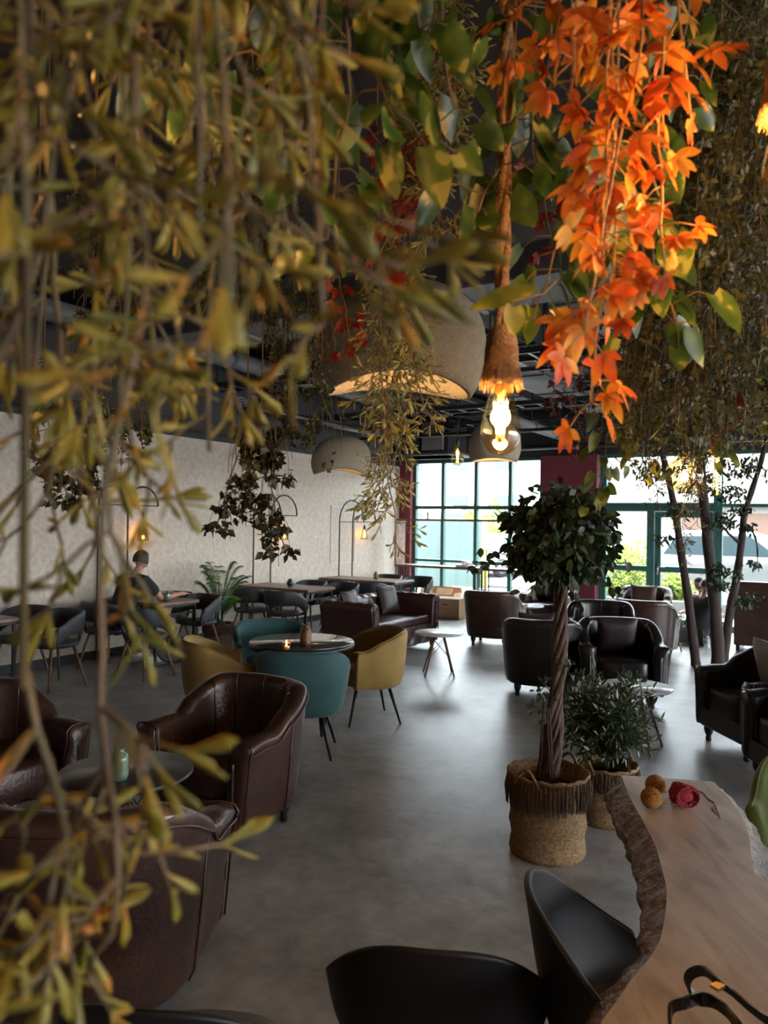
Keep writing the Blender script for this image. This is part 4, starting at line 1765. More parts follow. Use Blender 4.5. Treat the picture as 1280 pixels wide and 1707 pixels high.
# cracks with pale filler
mb = MB()
for pts in ([(1160, 1316), (1172, 1322), (1180, 1332), (1190, 1338), (1196, 1352), (1200, 1366)], [(1190, 1338), (1186, 1348), (1194, 1356)], [(1196, 1340), (1192, 1350)]):
    mb.tube([G(x, y, ST + .0005) - off for x, y in pts], [.0012] + [.0026] * (len(pts) - 2) + [.001], 4)
mb.build('filled_crack', mat('pale_crack_filler', (.10, .08, .07), .5), slab_t)


# ------------------------------------------------------------ yarn balls
def yarn_ball(r, loc, m, seed, label):
    rg = random.Random(seed)
    t = MB()
    t.ellipsoid((0, 0, 0), (r * .93,) * 3, 20, 12)
    for k in range(34):
        ax = V((rg.gauss(0, 1), rg.gauss(0, 1), rg.gauss(0, 1))).normalized()
        q = ax.orthogonal().normalized()
        w = ax.cross(q)
        d = rg.uniform(-.35, .35)
        rr_ = sqrt(1 - d * d) * r * .965
        t.tube([ax * d * r + (q * cos(a) + w * sin(a)) * rr_ for a in [2 * pi * i / 18 for i in range(19)]], .0021, 4, caps=False)
    o = t.build('yarn_ball', m, None, loc=loc)
    return tag(o, label, 'yarn')


b0 = G(1092, 1325, ST)
yarn_ball(.036, b0 + V((0, 0, .036)), M['yarn_ochre'], 1, 'ochre ball of yarn on the slab table, the farther of two')
b1 = G(1085, 1347, ST)
yarn_ball(.036, b1 + V((0, 0, .036)), M['yarn_ochre'], 2, 'ochre ball of yarn on the slab table, the nearer of two')
b2 = G(1138, 1343, ST)
mb = MB()
rg = random.Random(5)
for k in range(46):
    a0 = rg.uniform(-.4, .4)
    q = rg.uniform(.7, 1.0)
    pts = []
    for i in range(17):
        a = 2 * pi * i / 16
        pts.append(V((.046 * cos(a) * q, .034 * sin(a0 * 2) + .012 * sin(2 * a + k), .036 * sin(a) * q)))
    mb.tube([Matrix.Rotation(.5 + a0, 3, 'Z') @ p for p in pts], .003, 5, caps=False)
mb.ellipsoid((0, 0, 0), (.038, .034, .030), 14, 8)
o = mb.build('yarn_skein', M['yarn_red'], None, loc=b2 + V((0, 0, .040)))
tag(o, 'crimson looped skein of yarn next to the ochre balls', 'yarn')
mb = MB()
for k in range(5):
    p, q = b2 + V((-.03, -.01, .005 + k * .004)), (b0 if k % 2 else b1) + V((.03, .0, .004 + k * .003))
    mb.tube([p.lerp(q, i / 8) + V((rg.uniform(-.006, .006), rg.uniform(-.014, .014), .01 * sin(pi * i / 8))) for i in range(9)], .0014, 4)
o = mb.build('yarn_thread', mat('pale_thread', (.4, .3, .22), .8))
tag(o, 'loose pale threads running between the ochre balls and the red skein', 'yarn')

# ------------------------------------------------------------ handbag with straps
bag = empty('handbag', V((.93, 1.42, ST)), 0, 'black leather handbag with looped straps cut by the bottom right corner', 'bag')


def ribbon(path, w, up, th=.003):
    rows = []
    for i, (p, d) in enumerate(zip(path, up)):
        d = V(d).normalized()
        if i == 0:
            tg = path[1] - path[0]
        elif i == len(path) - 1:
            tg = path[-1] - path[-2]
        else:
            tg = path[i + 1] - path[i - 1]
        nn = tg.cross(d).normalized()
        rows.append([p - d * w / 2 - nn * th, p + d * w / 2 - nn * th, p + d * w / 2 + nn * th, p - d * w / 2 + nn * th])
    return rows


def strap(pxs, zs, w, upv=(0, 0.2, 1)):
    pts = [G(x, y, ST + z) for (x, y), z in zip(pxs, zs)]
    pts = catmull(pts, 5)
    return ribbon([p - V((.93, 1.42, ST)) for p in pts], w, [upv] * len(pts))


mb = MB()
mb.grid(strap([(1165, 1668), (1146, 1645), (1150, 1625), (1172, 1618), (1195, 1636), (1222, 1656), (1250, 1680), (1285, 1705), (1320, 1720)],
              [.03, .06, .09, .11, .11, .10, .09, .08, .06], .02, (-.3, .5, .8)), closed_row=True, cap=True)
mb.build('strap', M['bag'], bag, smooth=False)
mb = MB()
mb.grid(strap([(1165, 1668), (1190, 1672), (1215, 1690), (1235, 1712), (1245, 1730)], [.03, .05, .06, .06, .05], .02, (-.2, .5, .8)), closed_row=True, cap=True)
mb.build('strap', M['bag'], bag, smooth=False)
mb = MB()
mb.grid(strap([(1119, 1740), (1116, 1705), (1119, 1680), (1140, 1672), (1175, 1664), (1205, 1680), (1222, 1700), (1235, 1730)], [.02, .03, .04, .05, .05, .06, .05, .03], .022, (0, .3, 1)), closed_row=True, cap=True)
mb.build('strap', M['bag'], bag, smooth=False)
q = G(1196, 1644, ST + .11) - V((.93, 1.42, ST))
MB().box(q, (.024, .018, .006), .6).build('brass_ring', M['brass'], bag, smooth=False)
mb = MB()
rows = []
for z, k in ((0, 1), (.05, 1.06), (.10, 1.0), (.15, .8), (.165, .6), (.16, .3)):
    rows.append([V((.05 + .20 * math.copysign(abs(cos(a)) ** .6, cos(a)) * k, -.17 + .09 * math.copysign(abs(sin(a)) ** .6, sin(a)) * k, z)) for a in [2 * pi * i / 32 for i in range(32)]])
mb.grid(rows, closed_row=True, cap=True)
mb.build('bag_body', M['bag'], bag)


# ------------------------------------------------------------ leaves
def flat_leaf(mb, p, d, side, L_, W, droop=.2, fold=.25, n=4, shape='oval'):
    """leaf with a midrib fold"""
    d = d.normalized()
    side = (side - d * side.dot(d))
    if side.length < 1e-4:
        side = d.orthogonal()
    side.normalize()
    nr = d.cross(side)
    if nr.z < 0:
        nr, side = -nr, -side
    o = len(mb.v)
    for i in range(n + 1):
        t = i / n
        if shape == 'heart':
            w = W * (sin(pi * min(1, (t + .18) / 1.18)) ** .7) * (1 - .25 * t) if t < 1 else .001
            back = .12 * L_ * (1 - t) ** 3
        elif shape == 'narrow':
            w = W * sin(pi * (.08 + .92 * t)) ** .8 if t < 1 else .0005
            back = 0
        elif shape == 'spoon':
            w = W * (.25 + .75 * smooth01(t * 1.4)) * (1 if t < .8 else .65)
            back = 0
        else:
            w = W * sin(pi * (.05 + .95 * t)) ** .75 if t < 1 else .0005
            back = 0
        c = p + d * L_ * t - V((0, 0, 1)) * droop * L_ * t * t
        e = nr * fold * w - d * back
        mb.v.append(tuple(c - side * w + e))
        mb.v.append(tuple(c))
        mb.v.append(tuple(c + side * w + e))
    for i in range(n):
        a = o + i * 3
        mb.f.append((a, a + 1, a + 4, a + 3))
        mb.f.append((a + 1, a + 2, a + 5, a + 4))


def fat_leaf(mb, p, d, nrm, L_, W, T, curve, n=6, m=6):
    """thick spatulate blade"""
    d = d.normalized()
    nrm = nrm - d * nrm.dot(d)
    if nrm.length < 1e-4:
        nrm = d.orthogonal()
    nrm.normalize()
    side = d.cross(nrm)
    o = len(mb.v)
    for i in range(n + 1):
        t = i / n
        w = W * (.28 + .72 * smooth01(t * 1.25)) * (1.0 if t < .82 else (.72 if i < n else .18))
        th = T * (1 if i < n else .3)
        c = p + d * L_ * t + nrm * curve * L_ * t * t
        for j in range(m):
            a = 2 * pi * j / m
            mb.v.append(tuple(c + side * (w * cos(a)) + nrm * (th * sin(a))))
    for i in range(n):
        for j in range(m):
            a, b = o + i * m + j, o + i * m + (j + 1) % m
            mb.f.append((a, b, b + m, a + m))
    mb.f.append(tuple(range(o + n * m, o + n * m + m)))


def rnd_dir(rg):
    z = rg.uniform(-1, 1)
    a = rg.uniform(0, 2 * pi)
    s = sqrt(1 - z * z)
    return V((s * cos(a), s * sin(a), z))


def wander(rg, length, step, amp, top=(0, 0, 0)):
    pts = [V(top)]
    d = V((rg.uniform(-.1, .1), rg.uniform(-.1, .1), -1))
    L_ = 0
    while L_ < length:
        d += V((rg.uniform(-amp, amp), rg.uniform(-amp, amp), 0))
        d.x *= .85
        d.y *= .85
        d.z = -1
        pts.append(pts[-1] + d.normalized() * step)
        L_ += step
    return pts


VINES = {}


def vine_meshes(key, stem_mb, leaf_mb, stem_m, leaf_m):
    sm = bpy.data.meshes.new(key[0] + '_stem')
    sm.from_pydata(stem_mb.v, [], stem_mb.f)
    sm.materials.append(stem_m)
    sm.polygons.foreach_set('use_smooth', [True] * len(sm.polygons))
    lm = bpy.data.meshes.new(key[0] + '_foliage')
    lm.from_pydata(leaf_mb.v, [], leaf_mb.f)
    lm.materials.append(leaf_m)
    lm.polygons.foreach_set('use_smooth', [True] * len(lm.polygons))
    VINES[key] = (sm, lm)


def hang(key, name, top, rz, label, group=None, scale=1.0, cat='hanging plant', anchor=PZ):
    """a hanging strand: its two parts are the stem and the foliage; a thin cord ties it to the panel above"""
    sm, lm = VINES[key]
    t = empty(name, top, rz, label, cat, group)
    t.scale = (scale,) * 3
    for nm, me_ in (('stem', sm), ('foliage', lm)):
        o = bpy.data.objects.new(nm, me_)
        C.objects.link(o)
        o.parent = t
    if anchor and anchor - top[2] > .03:
        mb = MB().tube([(0, 0, -.01), (.004, .003, (anchor - top[2]) * .5 / scale), (0, 0, (anchor - top[2]) / scale)], .0022, 5)
        mb.build('hanging_cord', M['stem'], t)
    return t


# ---- mistletoe strand: forked twigs ending in thick spoon leaves
def gen_mistle(key, length, seed, sc=1.0, m='mistle', density=1.0, sm='stem', spread=1.0, gap=None):
    rg = random.Random(seed)
    st, lf = MB(), MB()
    pts = wander(rg, length, .03 * sc, .18)
    st.tube(pts, .0019 * sc, 6)

    def twig(p, d, L_, lev):
        d = d.normalized()
        e = p + d * L_ + V((0, 0, -1)) * L_ * .18
        mid = p.lerp(e, .5) + rnd_dir(rg) * L_ * .08
        st.tube([p, mid, e], [.0015 * sc, .0013 * sc, .0012 * sc], 5)
        if lev > 0:
            k = 2 if rg.random() < .8 else 3
            ax = rnd_dir(rg)
            for q in range(k):
                nd = (d + (ax if q == 0 else (-ax if q == 1 else rnd_dir(rg))) * rg.uniform(.5, .9) + V((0, 0, -.15))).normalized()
                twig(e, nd, L_ * rg.uniform(.65, .95), lev - 1)
        else:
            ax = rnd_dir(rg)
            for q in range(rg.choice((2, 2, 3))):
                nd = (d + (ax if q == 0 else (-ax if q == 1 else rnd_dir(rg) * .3)) * rg.uniform(.35, .75)).normalized()
                fat_leaf(lf, e, nd, rnd_dir(rg), sc * rg.uniform(.024, .040), sc * rg.uniform(.0028, .0046), sc * .0012, rg.uniform(-.25, .25), 5)
        if rg.random() < .55:
            nd = (d + rnd_dir(rg) * .9).normalized()
            fat_leaf(lf, mid, nd, rnd_dir(rg), sc * rg.uniform(.020, .034), sc * rg.uniform(.0025, .004), sc * .0012, rg.uniform(-.25, .25), 5)
    i = 1
    while i < len(pts):
        if gap and gap[0] < i / len(pts) < gap[1] and rg.random() < .72:
            i += 1
            continue
        extra = 1 if gap and i / len(pts) > gap[1] else 0
        k = 1 + extra + (rg.random() < .5 * (density - .5))
        for _ in range(k):
            a = rg.uniform(0, 2 * pi)
            d = V((cos(a) * spread, sin(a) * spread, rg.uniform(-1.0, -.1)))
            twig(pts[i], d, sc * rg.uniform(.022, .045), 1 if rg.random() < .7 else 2)
        i += 1 if extra or rg.random() < (density - .75) * .8 else 2
    vine_meshes((key, seed), st, lf, M[sm], M[m])


# ---- heart leaved pothos trail
def gen_pothos(key, length, seed, sc=1.0, m='pothos', leaf=.055, spread=1.0, amp=.4):
    rg = random.Random(seed)
    st, lf = MB(), MB()
    pts = wander(rg, length, .03 * sc, amp)
    st.tube(pts, .002 * sc, 6)
    for i in range(1, len(pts)):
        for _ in range(rg.choice((1, 2, 2))):
            a = rg.uniform(0, 2 * pi)
            d = V((cos(a) * spread, sin(a) * spread, rg.uniform(-.3, .5))).normalized()
            L_ = sc * rg.uniform(.03, .075)
            e = pts[i] + d * L_ + V((0, 0, -.3)) * L_
            st.tube([pts[i], pts[i] + d * L_ * .6, e], .0011 * sc, 5)
            ld = V((d.x * .5, d.y * .5, rg.uniform(-1.2, -.3)))
            ll = leaf * sc * rg.uniform(.7, 1.25)
            flat_leaf(lf, e, ld, rnd_dir(rg), ll, ll * .40, rg.uniform(-.1, .3), rg.uniform(.1, .35), 7, 'heart')
    vine_meshes((key, seed), st, lf, M['stem'], M[m])


# ---- five-fingered autumn creeper
def gen_autumn(key, length, seed, sc=1.0, m='autumn', spread=1.0, leaf=.03, sm='stem_orange', amp=.3, density=2):
    rg = random.Random(seed)
    st, lf = MB(), MB()
    pts = wander(rg, length, .028 * sc, amp)
    st.tube(pts, .0018 * sc, 6)
    for i in range(1, len(pts)):
        for _ in range(density):
            a = rg.uniform(0, 2 * pi)
            d = V((cos(a) * spread, sin(a) * spread, rg.uniform(-.9, .2))).normalized()
            L_ = sc * rg.uniform(.02, .055)
            e = pts[i] + d * L_
            st.tube([pts[i], pts[i].lerp(e, .5) + V((0, 0, .004 * sc)), e], .0010 * sc, 4)
            k = rg.choice((3, 5, 5))
            ax = d.orthogonal().normalized()
            bx = d.cross(ax)
            tilt = rg.uniform(0, pi)
            for q in range(k):
                an = (q - (k - 1) / 2) * .88
                sd = ax * cos(tilt) + bx * sin(tilt)
                ld = (d + V((0, 0, -.5))).normalized() * cos(an) + sd * sin(an)
                ll = leaf * sc * rg.uniform(.7, 1.15) * (1 - .12 * abs(q - (k - 1) / 2))
                flat_leaf(lf, e, ld, sd * cos(an) - d * sin(an), ll, ll * .25, rg.uniform(0, .3), rg.uniform(.15, .4), 5, 'oval')
    vine_meshes((key, seed), st, lf, M[sm], M[m])


# ---- dense strand of tiny leaves
def gen_fine(key, length, seed, rad=.07, leaf=.010, wd=.36, n=900, m='curtain_leaf', taper=.5, twigs=40, clump=False):
    rg = random.Random(seed)
    st, lf = MB(), MB()
    pts = wander(rg, length, .05, .25)
    st.tube(pts, .002, 5)
    tw = []
    for k in range(twigs):
        f = rg.random()
        p = pts[min(len(pts) - 1, int(f * (len(pts) - 1)))]
        a = rg.uniform(0, 2 * pi)
        r = rad * (1 - taper * f) * rg.uniform(.5, 1.1)
        ln = rg.uniform(.05, .16)
        q = [p, p + V((cos(a) * r * .7, sin(a) * r * .7, -.01)), p + V((cos(a) * r, sin(a) * r, -ln * .6)), p + V((cos(a) * r * 1.02, sin(a) * r * 1.02, -ln))]
        st.tube(q, .0009, 3, caps=False)
        tw.append(q)
    cl = [(rg.choice(tw), rg.random()) for _ in range(max(3, n // 30))]
    for k in range(n):
        if clump:
            q, f = rg.choice(cl)
            f = min(.999, max(0, f + rg.gauss(0, .06)))
        else:
            q = rg.choice(tw)
            f = rg.random()
        i = min(2, int(f * 3))
        p = q[i].lerp(q[i + 1], f * 3 - i) + rnd_dir(rg) * (.009 if not clump else .014)
        d = rnd_dir(rg) + V((0, 0, -.4))
        ll = leaf * rg.uniform(.6, 1.3)
        flat_leaf(lf, p, d, rnd_dir(rg), ll, ll * wd * .5, rg.uniform(-.2, .3), .3, 2, 'oval')
    vine_meshes((key, seed), st, lf, M['stem'], M[m])


# ------------------------------------------------------------ foreground: mistletoe on the left
gen_mistle('mist', .62, 11, 1.0, density=.9, gap=(.50, .74))
gen_mistle('mist', .55, 12, 1.05, density=.8, gap=(.42, .70))
gen_mistle('mist', .48, 13, .95, density=1.0)
gen_mistle('mist', .30, 14, 1.0, density=1.2)
gen_mistle('mist', .12, 15, 1.0, density=1.5)
FG = [  # px at top, depth, bottom py, seed, label
    (168, .43, 1700, 11, 1.02, 'longest blurred mistletoe strand hanging close by on the left, down to the bottom'),
    (30, .44, 1690, 15, 1.2, 'short blurred mistletoe tuft in the bottom left corner'),
    (70, .48, 1660, 12, 1.05, 'blurred mistletoe strand reaching the bottom left corner'),
    (6, .52, 900, 12, 1.0, 'blurred mistletoe strand along the left frame edge'),
    (250, .55, 900, 13, 1.0, 'blurred mistletoe strand hanging in front of the arch lamp'),
    (352, .44, 700, 14, 1.05, 'blurred mistletoe strand ending over the dark wall duct'),
    (300, .62, 830, 13, .95, 'blurred mistletoe strand between the two nearest ones at upper left'),
    (440, .50, 640, 14, 1.0, 'blurred mistletoe strand in front of the pothos leaves'),
    (110, .62, 780, 13, 1.0, 'mistletoe strand behind the longest one, ending above the wall'),
    (205, .70, 780, 13, 1.1, 'mistletoe strand behind the others at the upper left'),
    (20, .42, 560, 14, .95, 'short blurred mistletoe strand in the top left corner'),
    (265, .40, 480, 14, .9, 'short blurred mistletoe strand at the top between the longer ones'),
    (530, .62, 400, 14, .85, 'short mistletoe strand hanging before the heart shaped leaves'),
    (200, .52, 300, 14, 1.0, 'tuft of mistletoe cut by the top edge at the left'),
    (70, .60, 330, 14, 1.1, 'tuft of mistletoe cut by the top edge near the left corner'),
]
SL = {15: .12, 11: .62, 12: .55, 13: .48, 14: .30}
rg = random.Random(77)
for px, d, py, sd, sc, lb in FG:
    d *= .84
    sc *= .95
    bot = P(px, py, d)
    hang(('mist', sd), 'mistletoe_strand', V((bot.x, bot.y, bot.z + SL[sd] * sc + .03 * sc)), rg.uniform(0, 6.28), lb, None, sc)

# ------------------------------------------------------------ pothos
gen_pothos('poth', .42, 21)
gen_pothos('poth', .30, 22, spread=1.2)
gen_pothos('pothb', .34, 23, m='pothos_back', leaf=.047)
for px, d, py, k, sd, sc, lb in [
    (470, .92, 300, 'poth', 21, 1.0, 'variegated pothos trail at the top centre left, behind the blurred mistletoe'),
    (560, .95, 420, 'poth', 21, 1.0, 'variegated pothos trail with the large sunlit leaf near the red leaves'),
    (640, .98, 330, 'poth', 22, 1.1, 'variegated pothos trail right of the large sunlit leaf'),
    (720, 1.05, 210, 'poth', 22, 1.0, 'variegated pothos trail at the top, left of the rope'),
    (400, 1.0, 260, 'poth', 22, 1.1, 'variegated pothos trail seen through the mistletoe'),
    (610, 1.0, 180, 'poth', 21, 1.0, 'variegated pothos trail cut by the top edge'),
    (900, 1.25, 430, 'poth', 21, 1.1, 'green pothos trail directly right of the rope'),
    (945, 1.28, 560, 'poth', 21, 1.0, 'green pothos trail behind the orange leaves, reaching toward the bulb'),
    (1075, 1.22, 560, 'poth', 22, 1.2, 'green pothos trail to the right of the orange leaves'),
    (1010, 1.3, 600, 'poth', 21, 1.1, 'green pothos trail in the shade of the orange leaves'),
    (870, 1.3, 300, 'poth', 22, 1.1, 'green pothos trail beside the upper rope'),
    (1130, 1.2, 180, 'poth', 22, .9, 'pothos trail at the top right of the orange leaves'),
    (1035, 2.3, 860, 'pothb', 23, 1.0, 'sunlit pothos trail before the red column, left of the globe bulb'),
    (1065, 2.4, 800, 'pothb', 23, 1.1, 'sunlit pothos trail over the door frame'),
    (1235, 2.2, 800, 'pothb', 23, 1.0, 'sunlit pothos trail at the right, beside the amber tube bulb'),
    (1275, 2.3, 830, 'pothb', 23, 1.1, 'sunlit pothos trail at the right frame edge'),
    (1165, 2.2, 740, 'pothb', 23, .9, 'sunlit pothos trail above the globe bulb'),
]:
    Ls = {21: .42, 22: .30, 23: .34}[sd] * sc
    bot = P(px, py, d)
    hang((k, sd), 'pothos_trail', V((bot.x, bot.y, bot.z + Ls + .02)), rg.uniform(0, 6.28), lb, None, sc)
# long stray leaf and the round leaf in front of the rope
mb, ms = MB(), MB()
a = P(905, 490, 1.15)
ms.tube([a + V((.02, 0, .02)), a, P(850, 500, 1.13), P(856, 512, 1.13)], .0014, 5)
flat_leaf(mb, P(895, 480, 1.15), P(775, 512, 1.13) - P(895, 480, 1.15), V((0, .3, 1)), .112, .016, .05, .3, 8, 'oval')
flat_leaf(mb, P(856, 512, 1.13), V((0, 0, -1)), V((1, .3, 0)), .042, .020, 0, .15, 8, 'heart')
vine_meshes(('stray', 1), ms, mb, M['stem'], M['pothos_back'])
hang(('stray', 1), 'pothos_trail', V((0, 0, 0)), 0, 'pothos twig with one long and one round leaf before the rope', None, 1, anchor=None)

# ------------------------------------------------------------ orange and red creeper
gen_autumn('aut', .34, 31, leaf=.036, spread=.8, amp=.15)
gen_autumn('aut', .26, 32, leaf=.034, spread=1.0, density=2, amp=.2)
gen_autumn('autr', .22, 33, m='autumn_red', leaf=.030, sm='stem', density=3)
gen_autumn('autd', .55, 34, m='autumn_dark', leaf=.030, sm='stem', density=3)
for px, d, py, k, sd, sc, lb in [
    (1062, .95, 560, 'aut', 31, 1.05, 'bright orange creeper strand hanging lowest but one at the upper right'),
    (1020, .98, 660, 'aut', 31, 1.0, 'orange creeper strand ending lowest above the window'),
    (1005, 1.0, 520, 'aut', 32, .9, 'orange and red creeper strand left in the orange bunch'),
    (1100, .97, 440, 'aut', 32, .95, 'orange creeper strand on the right side of the orange bunch'),
    (1040, .95, 300, 'aut', 32, 1.0, 'orange creeper strand in the middle of the bunch'),
    (940, .98, 190, 'aut', 32, 1.0, 'orange creeper strand at the top, near the rope'),
    (880, 1.0, 130, 'aut', 32, .9, 'orange creeper strand in front of the rope at the top'),
    (1000, .96, 120, 'aut', 32, 1.1, 'orange creeper strand cut by the top edge'),
    (1085, 1.0, 120, 'aut', 31, 1.0, 'orange creeper strand at the top right of the bunch'),
    (960, .99, 90, 'aut', 32, 1.1, 'yellow orange creeper strand high above the bulb'),
]:
    Ls = {31: .34, 32: .26}[sd] * sc
    bot = P(px, py, d)
    hang((k, sd), 'autumn_creeper', V((bot.x, bot.y, bot.z + Ls + .02)), rg.uniform(0, 6.28), lb, None, sc)
for px, d, py, sc, lb in [
    (690, 1.62, 460, 1.1, 'red creeper strand ending above the big plaster dome'),
    (655, 1.66, 370, 1.1, 'red creeper strand behind the pothos leaves'),
    (712, 1.6, 350, 1.0, 'brownish red creeper strand in the fine green tuft'),
    (560, 1.7, 590, .8, 'small red creeper tip left of the big plaster dome'),
    (1180, 2.1, 715, .9, 'red creeper tip inside the plant curtain'),
    (885, 1.6, 420, .9, 'dark red creeper tip behind the green leaves beside the rope')]:
    bot = P(px, py, d)
    hang(('autr', 33), 'red_creeper', V((bot.x, bot.y, bot.z + .22 * sc + .02)), rg.uniform(0, 6.28), lb, None, sc)
for px, py, d, sc, lb in ((945, 760, 3.6, 1.0, 'dark red creeper reaching lowest over the red column'), (965, 690, 3.7, .9, 'dark red creeper nearest the plant curtain, above the red column'), (930, 690, 3.5, .8, 'dark red creeper nearest the bulb, above the red column')):
    bot = P(px, py, d)
    hang(('autd', 34), 'dark_red_creeper', V((bot.x, bot.y, bot.z + .55 * sc)), rg.uniform(0, 6.28),
         lb, None, sc)

# ------------------------------------------------------------ mid distance mistletoe on the dome and by the rope
gen_mistle('mmid', .42, 41, .82, m='mistle_mid', density=1.8, spread=.8)
gen_mistle('mmid', .50, 42, .75, m='mistle_mid', density=1.7, spread=.7)
for px, d, py, sd, sc, lb in [
    (655, 1.75, 915, 42, 1.0, 'olive mistletoe strand hanging lowest in front of the big dome and wall end'),
    (645, 1.8, 860, 42, .9, 'olive mistletoe strand just left of the lowest one, below the big dome'),
    (668, 1.78, 830, 41, .9, 'olive mistletoe strand just right of the lowest one, below the big dome'),
    (640, 1.7, 700, 41, 1.0, 'olive mistletoe strand across the middle of the big dome'),
    (675, 1.68, 680, 41, .95, 'olive mistletoe strand on the right half of the dome'),
    (622, 1.8, 560, 41, .9, 'olive mistletoe strand above the dome\'s left shoulder'),
    (745, 1.55, 385, 41, 1.0, 'olive mistletoe strand left of the rope against the dark panel'),
    (700, 1.6, 330, 41, 1.0, 'olive mistletoe strand behind the pothos trails, top centre'),
    (755, 1.65, 250, 41, .9, 'olive mistletoe strand at the top left of the rope'),
    (725, 1.55, 180, 41, .9, 'olive mistletoe strand cut by the top edge left of the rope')]:
    Ls = {41: .42, 42: .50}[sd] * sc
    bot = P(px, py, d)
    hang(('mmid', sd), 'mistletoe_strand', V((bot.x, bot.y, bot.z + Ls + .02)), rg.uniform(0, 6.28), lb, None, sc)

# ------------------------------------------------------------ boxwood strand cluster left of the dome
gen_fine('box', .62, 51, .085, .012, .8, 1500, 'box_leaf', .2, 60, True)
gen_fine('box', .45, 52, .075, .012, .8, 1100, 'box_leaf', .3, 45, True)
gen_fine('darkv', .34, 53, .055, .021, .8, 420, 'dark_vine_leaf', .1, 26, True)
for px, d, py, sd, lb in [
    (440, 1.9, 640, 51, 'dense fine leaved strand hanging left of the big dome'),
    (415, 1.95, 560, 51, 'dense fine leaved strand behind the blurred mistletoe, left of the dome'),
    (462, 1.9, 620, 52, 'dense fine leaved strand closest to the dome\'s left side'),
    (430, 2.0, 740, 52, 'dense fine leaved strand in front of the round duct outlet'),
    (150, 1.9, 770, 51, 'dense fine leaved strand behind the blurred mistletoe far left'),
    (185, 2.0, 720, 52, 'fine leaved strand over the top of the cream wall at left'),
    (60, 1.9, 700, 52, 'fine leaved strand near the left edge above the wall')]:
    Ls = {51: .62, 52: .45}[sd]
    bot = P(px, py, d)
    hang(('box', sd), 'boxwood_strand', V((bot.x, bot.y, bot.z + Ls + .05)), rg.uniform(0, 6.28), lb, None, 1.0)
for px, d, py, sc, lb in [
    (432, 1.95, 918, 1.0, 'dark leaved vine strand hanging lowest above the palm'),
    (410, 1.95, 880, .9, 'dark leaved vine strand against the cream wall left of the small dome'),
    (455, 2.0, 800, .9, 'dark leaved vine strand just under the dense fine leaved one'),
    (70, 1.9, 830, .9, 'dark leaved vine strand on the cream wall at far left'),
    (150, 2.0, 840, .9, 'dark leaved vine strand on the cream wall beside the longest mistletoe')]:
    bot = P(px, py, d)
    hang(('darkv', 53), 'trailing_vine', V((bot.x, bot.y, bot.z + .32 * sc + .02)), rg.uniform(0, 6.28), lb, None, sc)

# ------------------------------------------------------------ the plant curtain at the upper right
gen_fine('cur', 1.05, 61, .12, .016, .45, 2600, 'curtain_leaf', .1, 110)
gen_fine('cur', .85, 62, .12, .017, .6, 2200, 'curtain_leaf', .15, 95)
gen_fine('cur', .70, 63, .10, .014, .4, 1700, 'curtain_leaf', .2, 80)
gen_mistle('cmis', .5, 64, .55, m='curtain_leaf', density=1.6)
CUR = []
rg2 = random.Random(9)
for row, (d0, n_, y0, y1) in enumerate([(1.9, 7, 640, 760), (2.3, 8, 660, 770), (2.8, 8, 600, 745), (1.6, 6, 380, 560)]):
    for i in range(n_):
        px = 1055 + (1300 - 1055) * (i + rg2.uniform(.2, .8)) / n_
        CUR.append((px, d0 + rg2.uniform(-.15, .15), rg2.uniform(y0, y1)))
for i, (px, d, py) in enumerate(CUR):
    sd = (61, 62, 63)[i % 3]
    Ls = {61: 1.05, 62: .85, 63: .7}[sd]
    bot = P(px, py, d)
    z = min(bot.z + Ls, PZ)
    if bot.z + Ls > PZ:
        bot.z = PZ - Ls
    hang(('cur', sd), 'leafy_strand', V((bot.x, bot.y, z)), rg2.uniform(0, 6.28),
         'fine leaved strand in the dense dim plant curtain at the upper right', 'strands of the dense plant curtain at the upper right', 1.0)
for px, d, py, lb in ((1100, 2.2, 800, 'to the left of'), (1150, 2.3, 880, 'reaching below and in front of'), (1120, 2.5, 850, 'touching the left side of'), (1185, 2.2, 840, 'touching the right side of'),
                  (1210, 2.4, 780, 'beside the tube bulb, right of'), (1085, 2.4, 760, 'ending up left of'), (1170, 2.6, 930, 'hanging lowest of all under'), (1140, 2.1, 740, 'ending directly over'), (1250, 2.3, 720, 'far to the right of')):
    bot = P(px, py, d)
    hang(('cmis', 64), 'twiggy_strand', V((bot.x, bot.y, bot.z + .5)), rg2.uniform(0, 6.28),
         'twiggy yellow-green strand ' + lb + ' the amber globe bulb', None, 1.0)

# ------------------------------------------------------------ ficus tree in the big basket
rg = random.Random(101)


def twisted_trunk(base, top, r, n, turns, parent, m, name='trunk', strand=.014, bow=(0, 0, 0), seed=2):
    rr_ = random.Random(seed)
    mb = MB()
    base, top, bow = V(base), V(top), V(bow)
    for k in range(n):
        ph = 2 * pi * k / n
        pts = []
        K = 36
        f_r = rr_.uniform(.7, 1.15)
        for i in range(K + 1):
            t = i / K
            c = base.lerp(top, t) + bow * sin(pi * t)
            w = r * f_r * (1.0 + .45 * (1 - t) ** 3)
            a = ph + turns * 2 * pi * t + .35 * sin(3 * pi * t + k)
            pts.append(c + V((cos(a) * w, sin(a) * w, 0)))
        mb.tube(pts, [strand * (1.15 - .45 * i / K) * f_r for i in range(K + 1)], 7)
    return mb.build(name, m, parent)


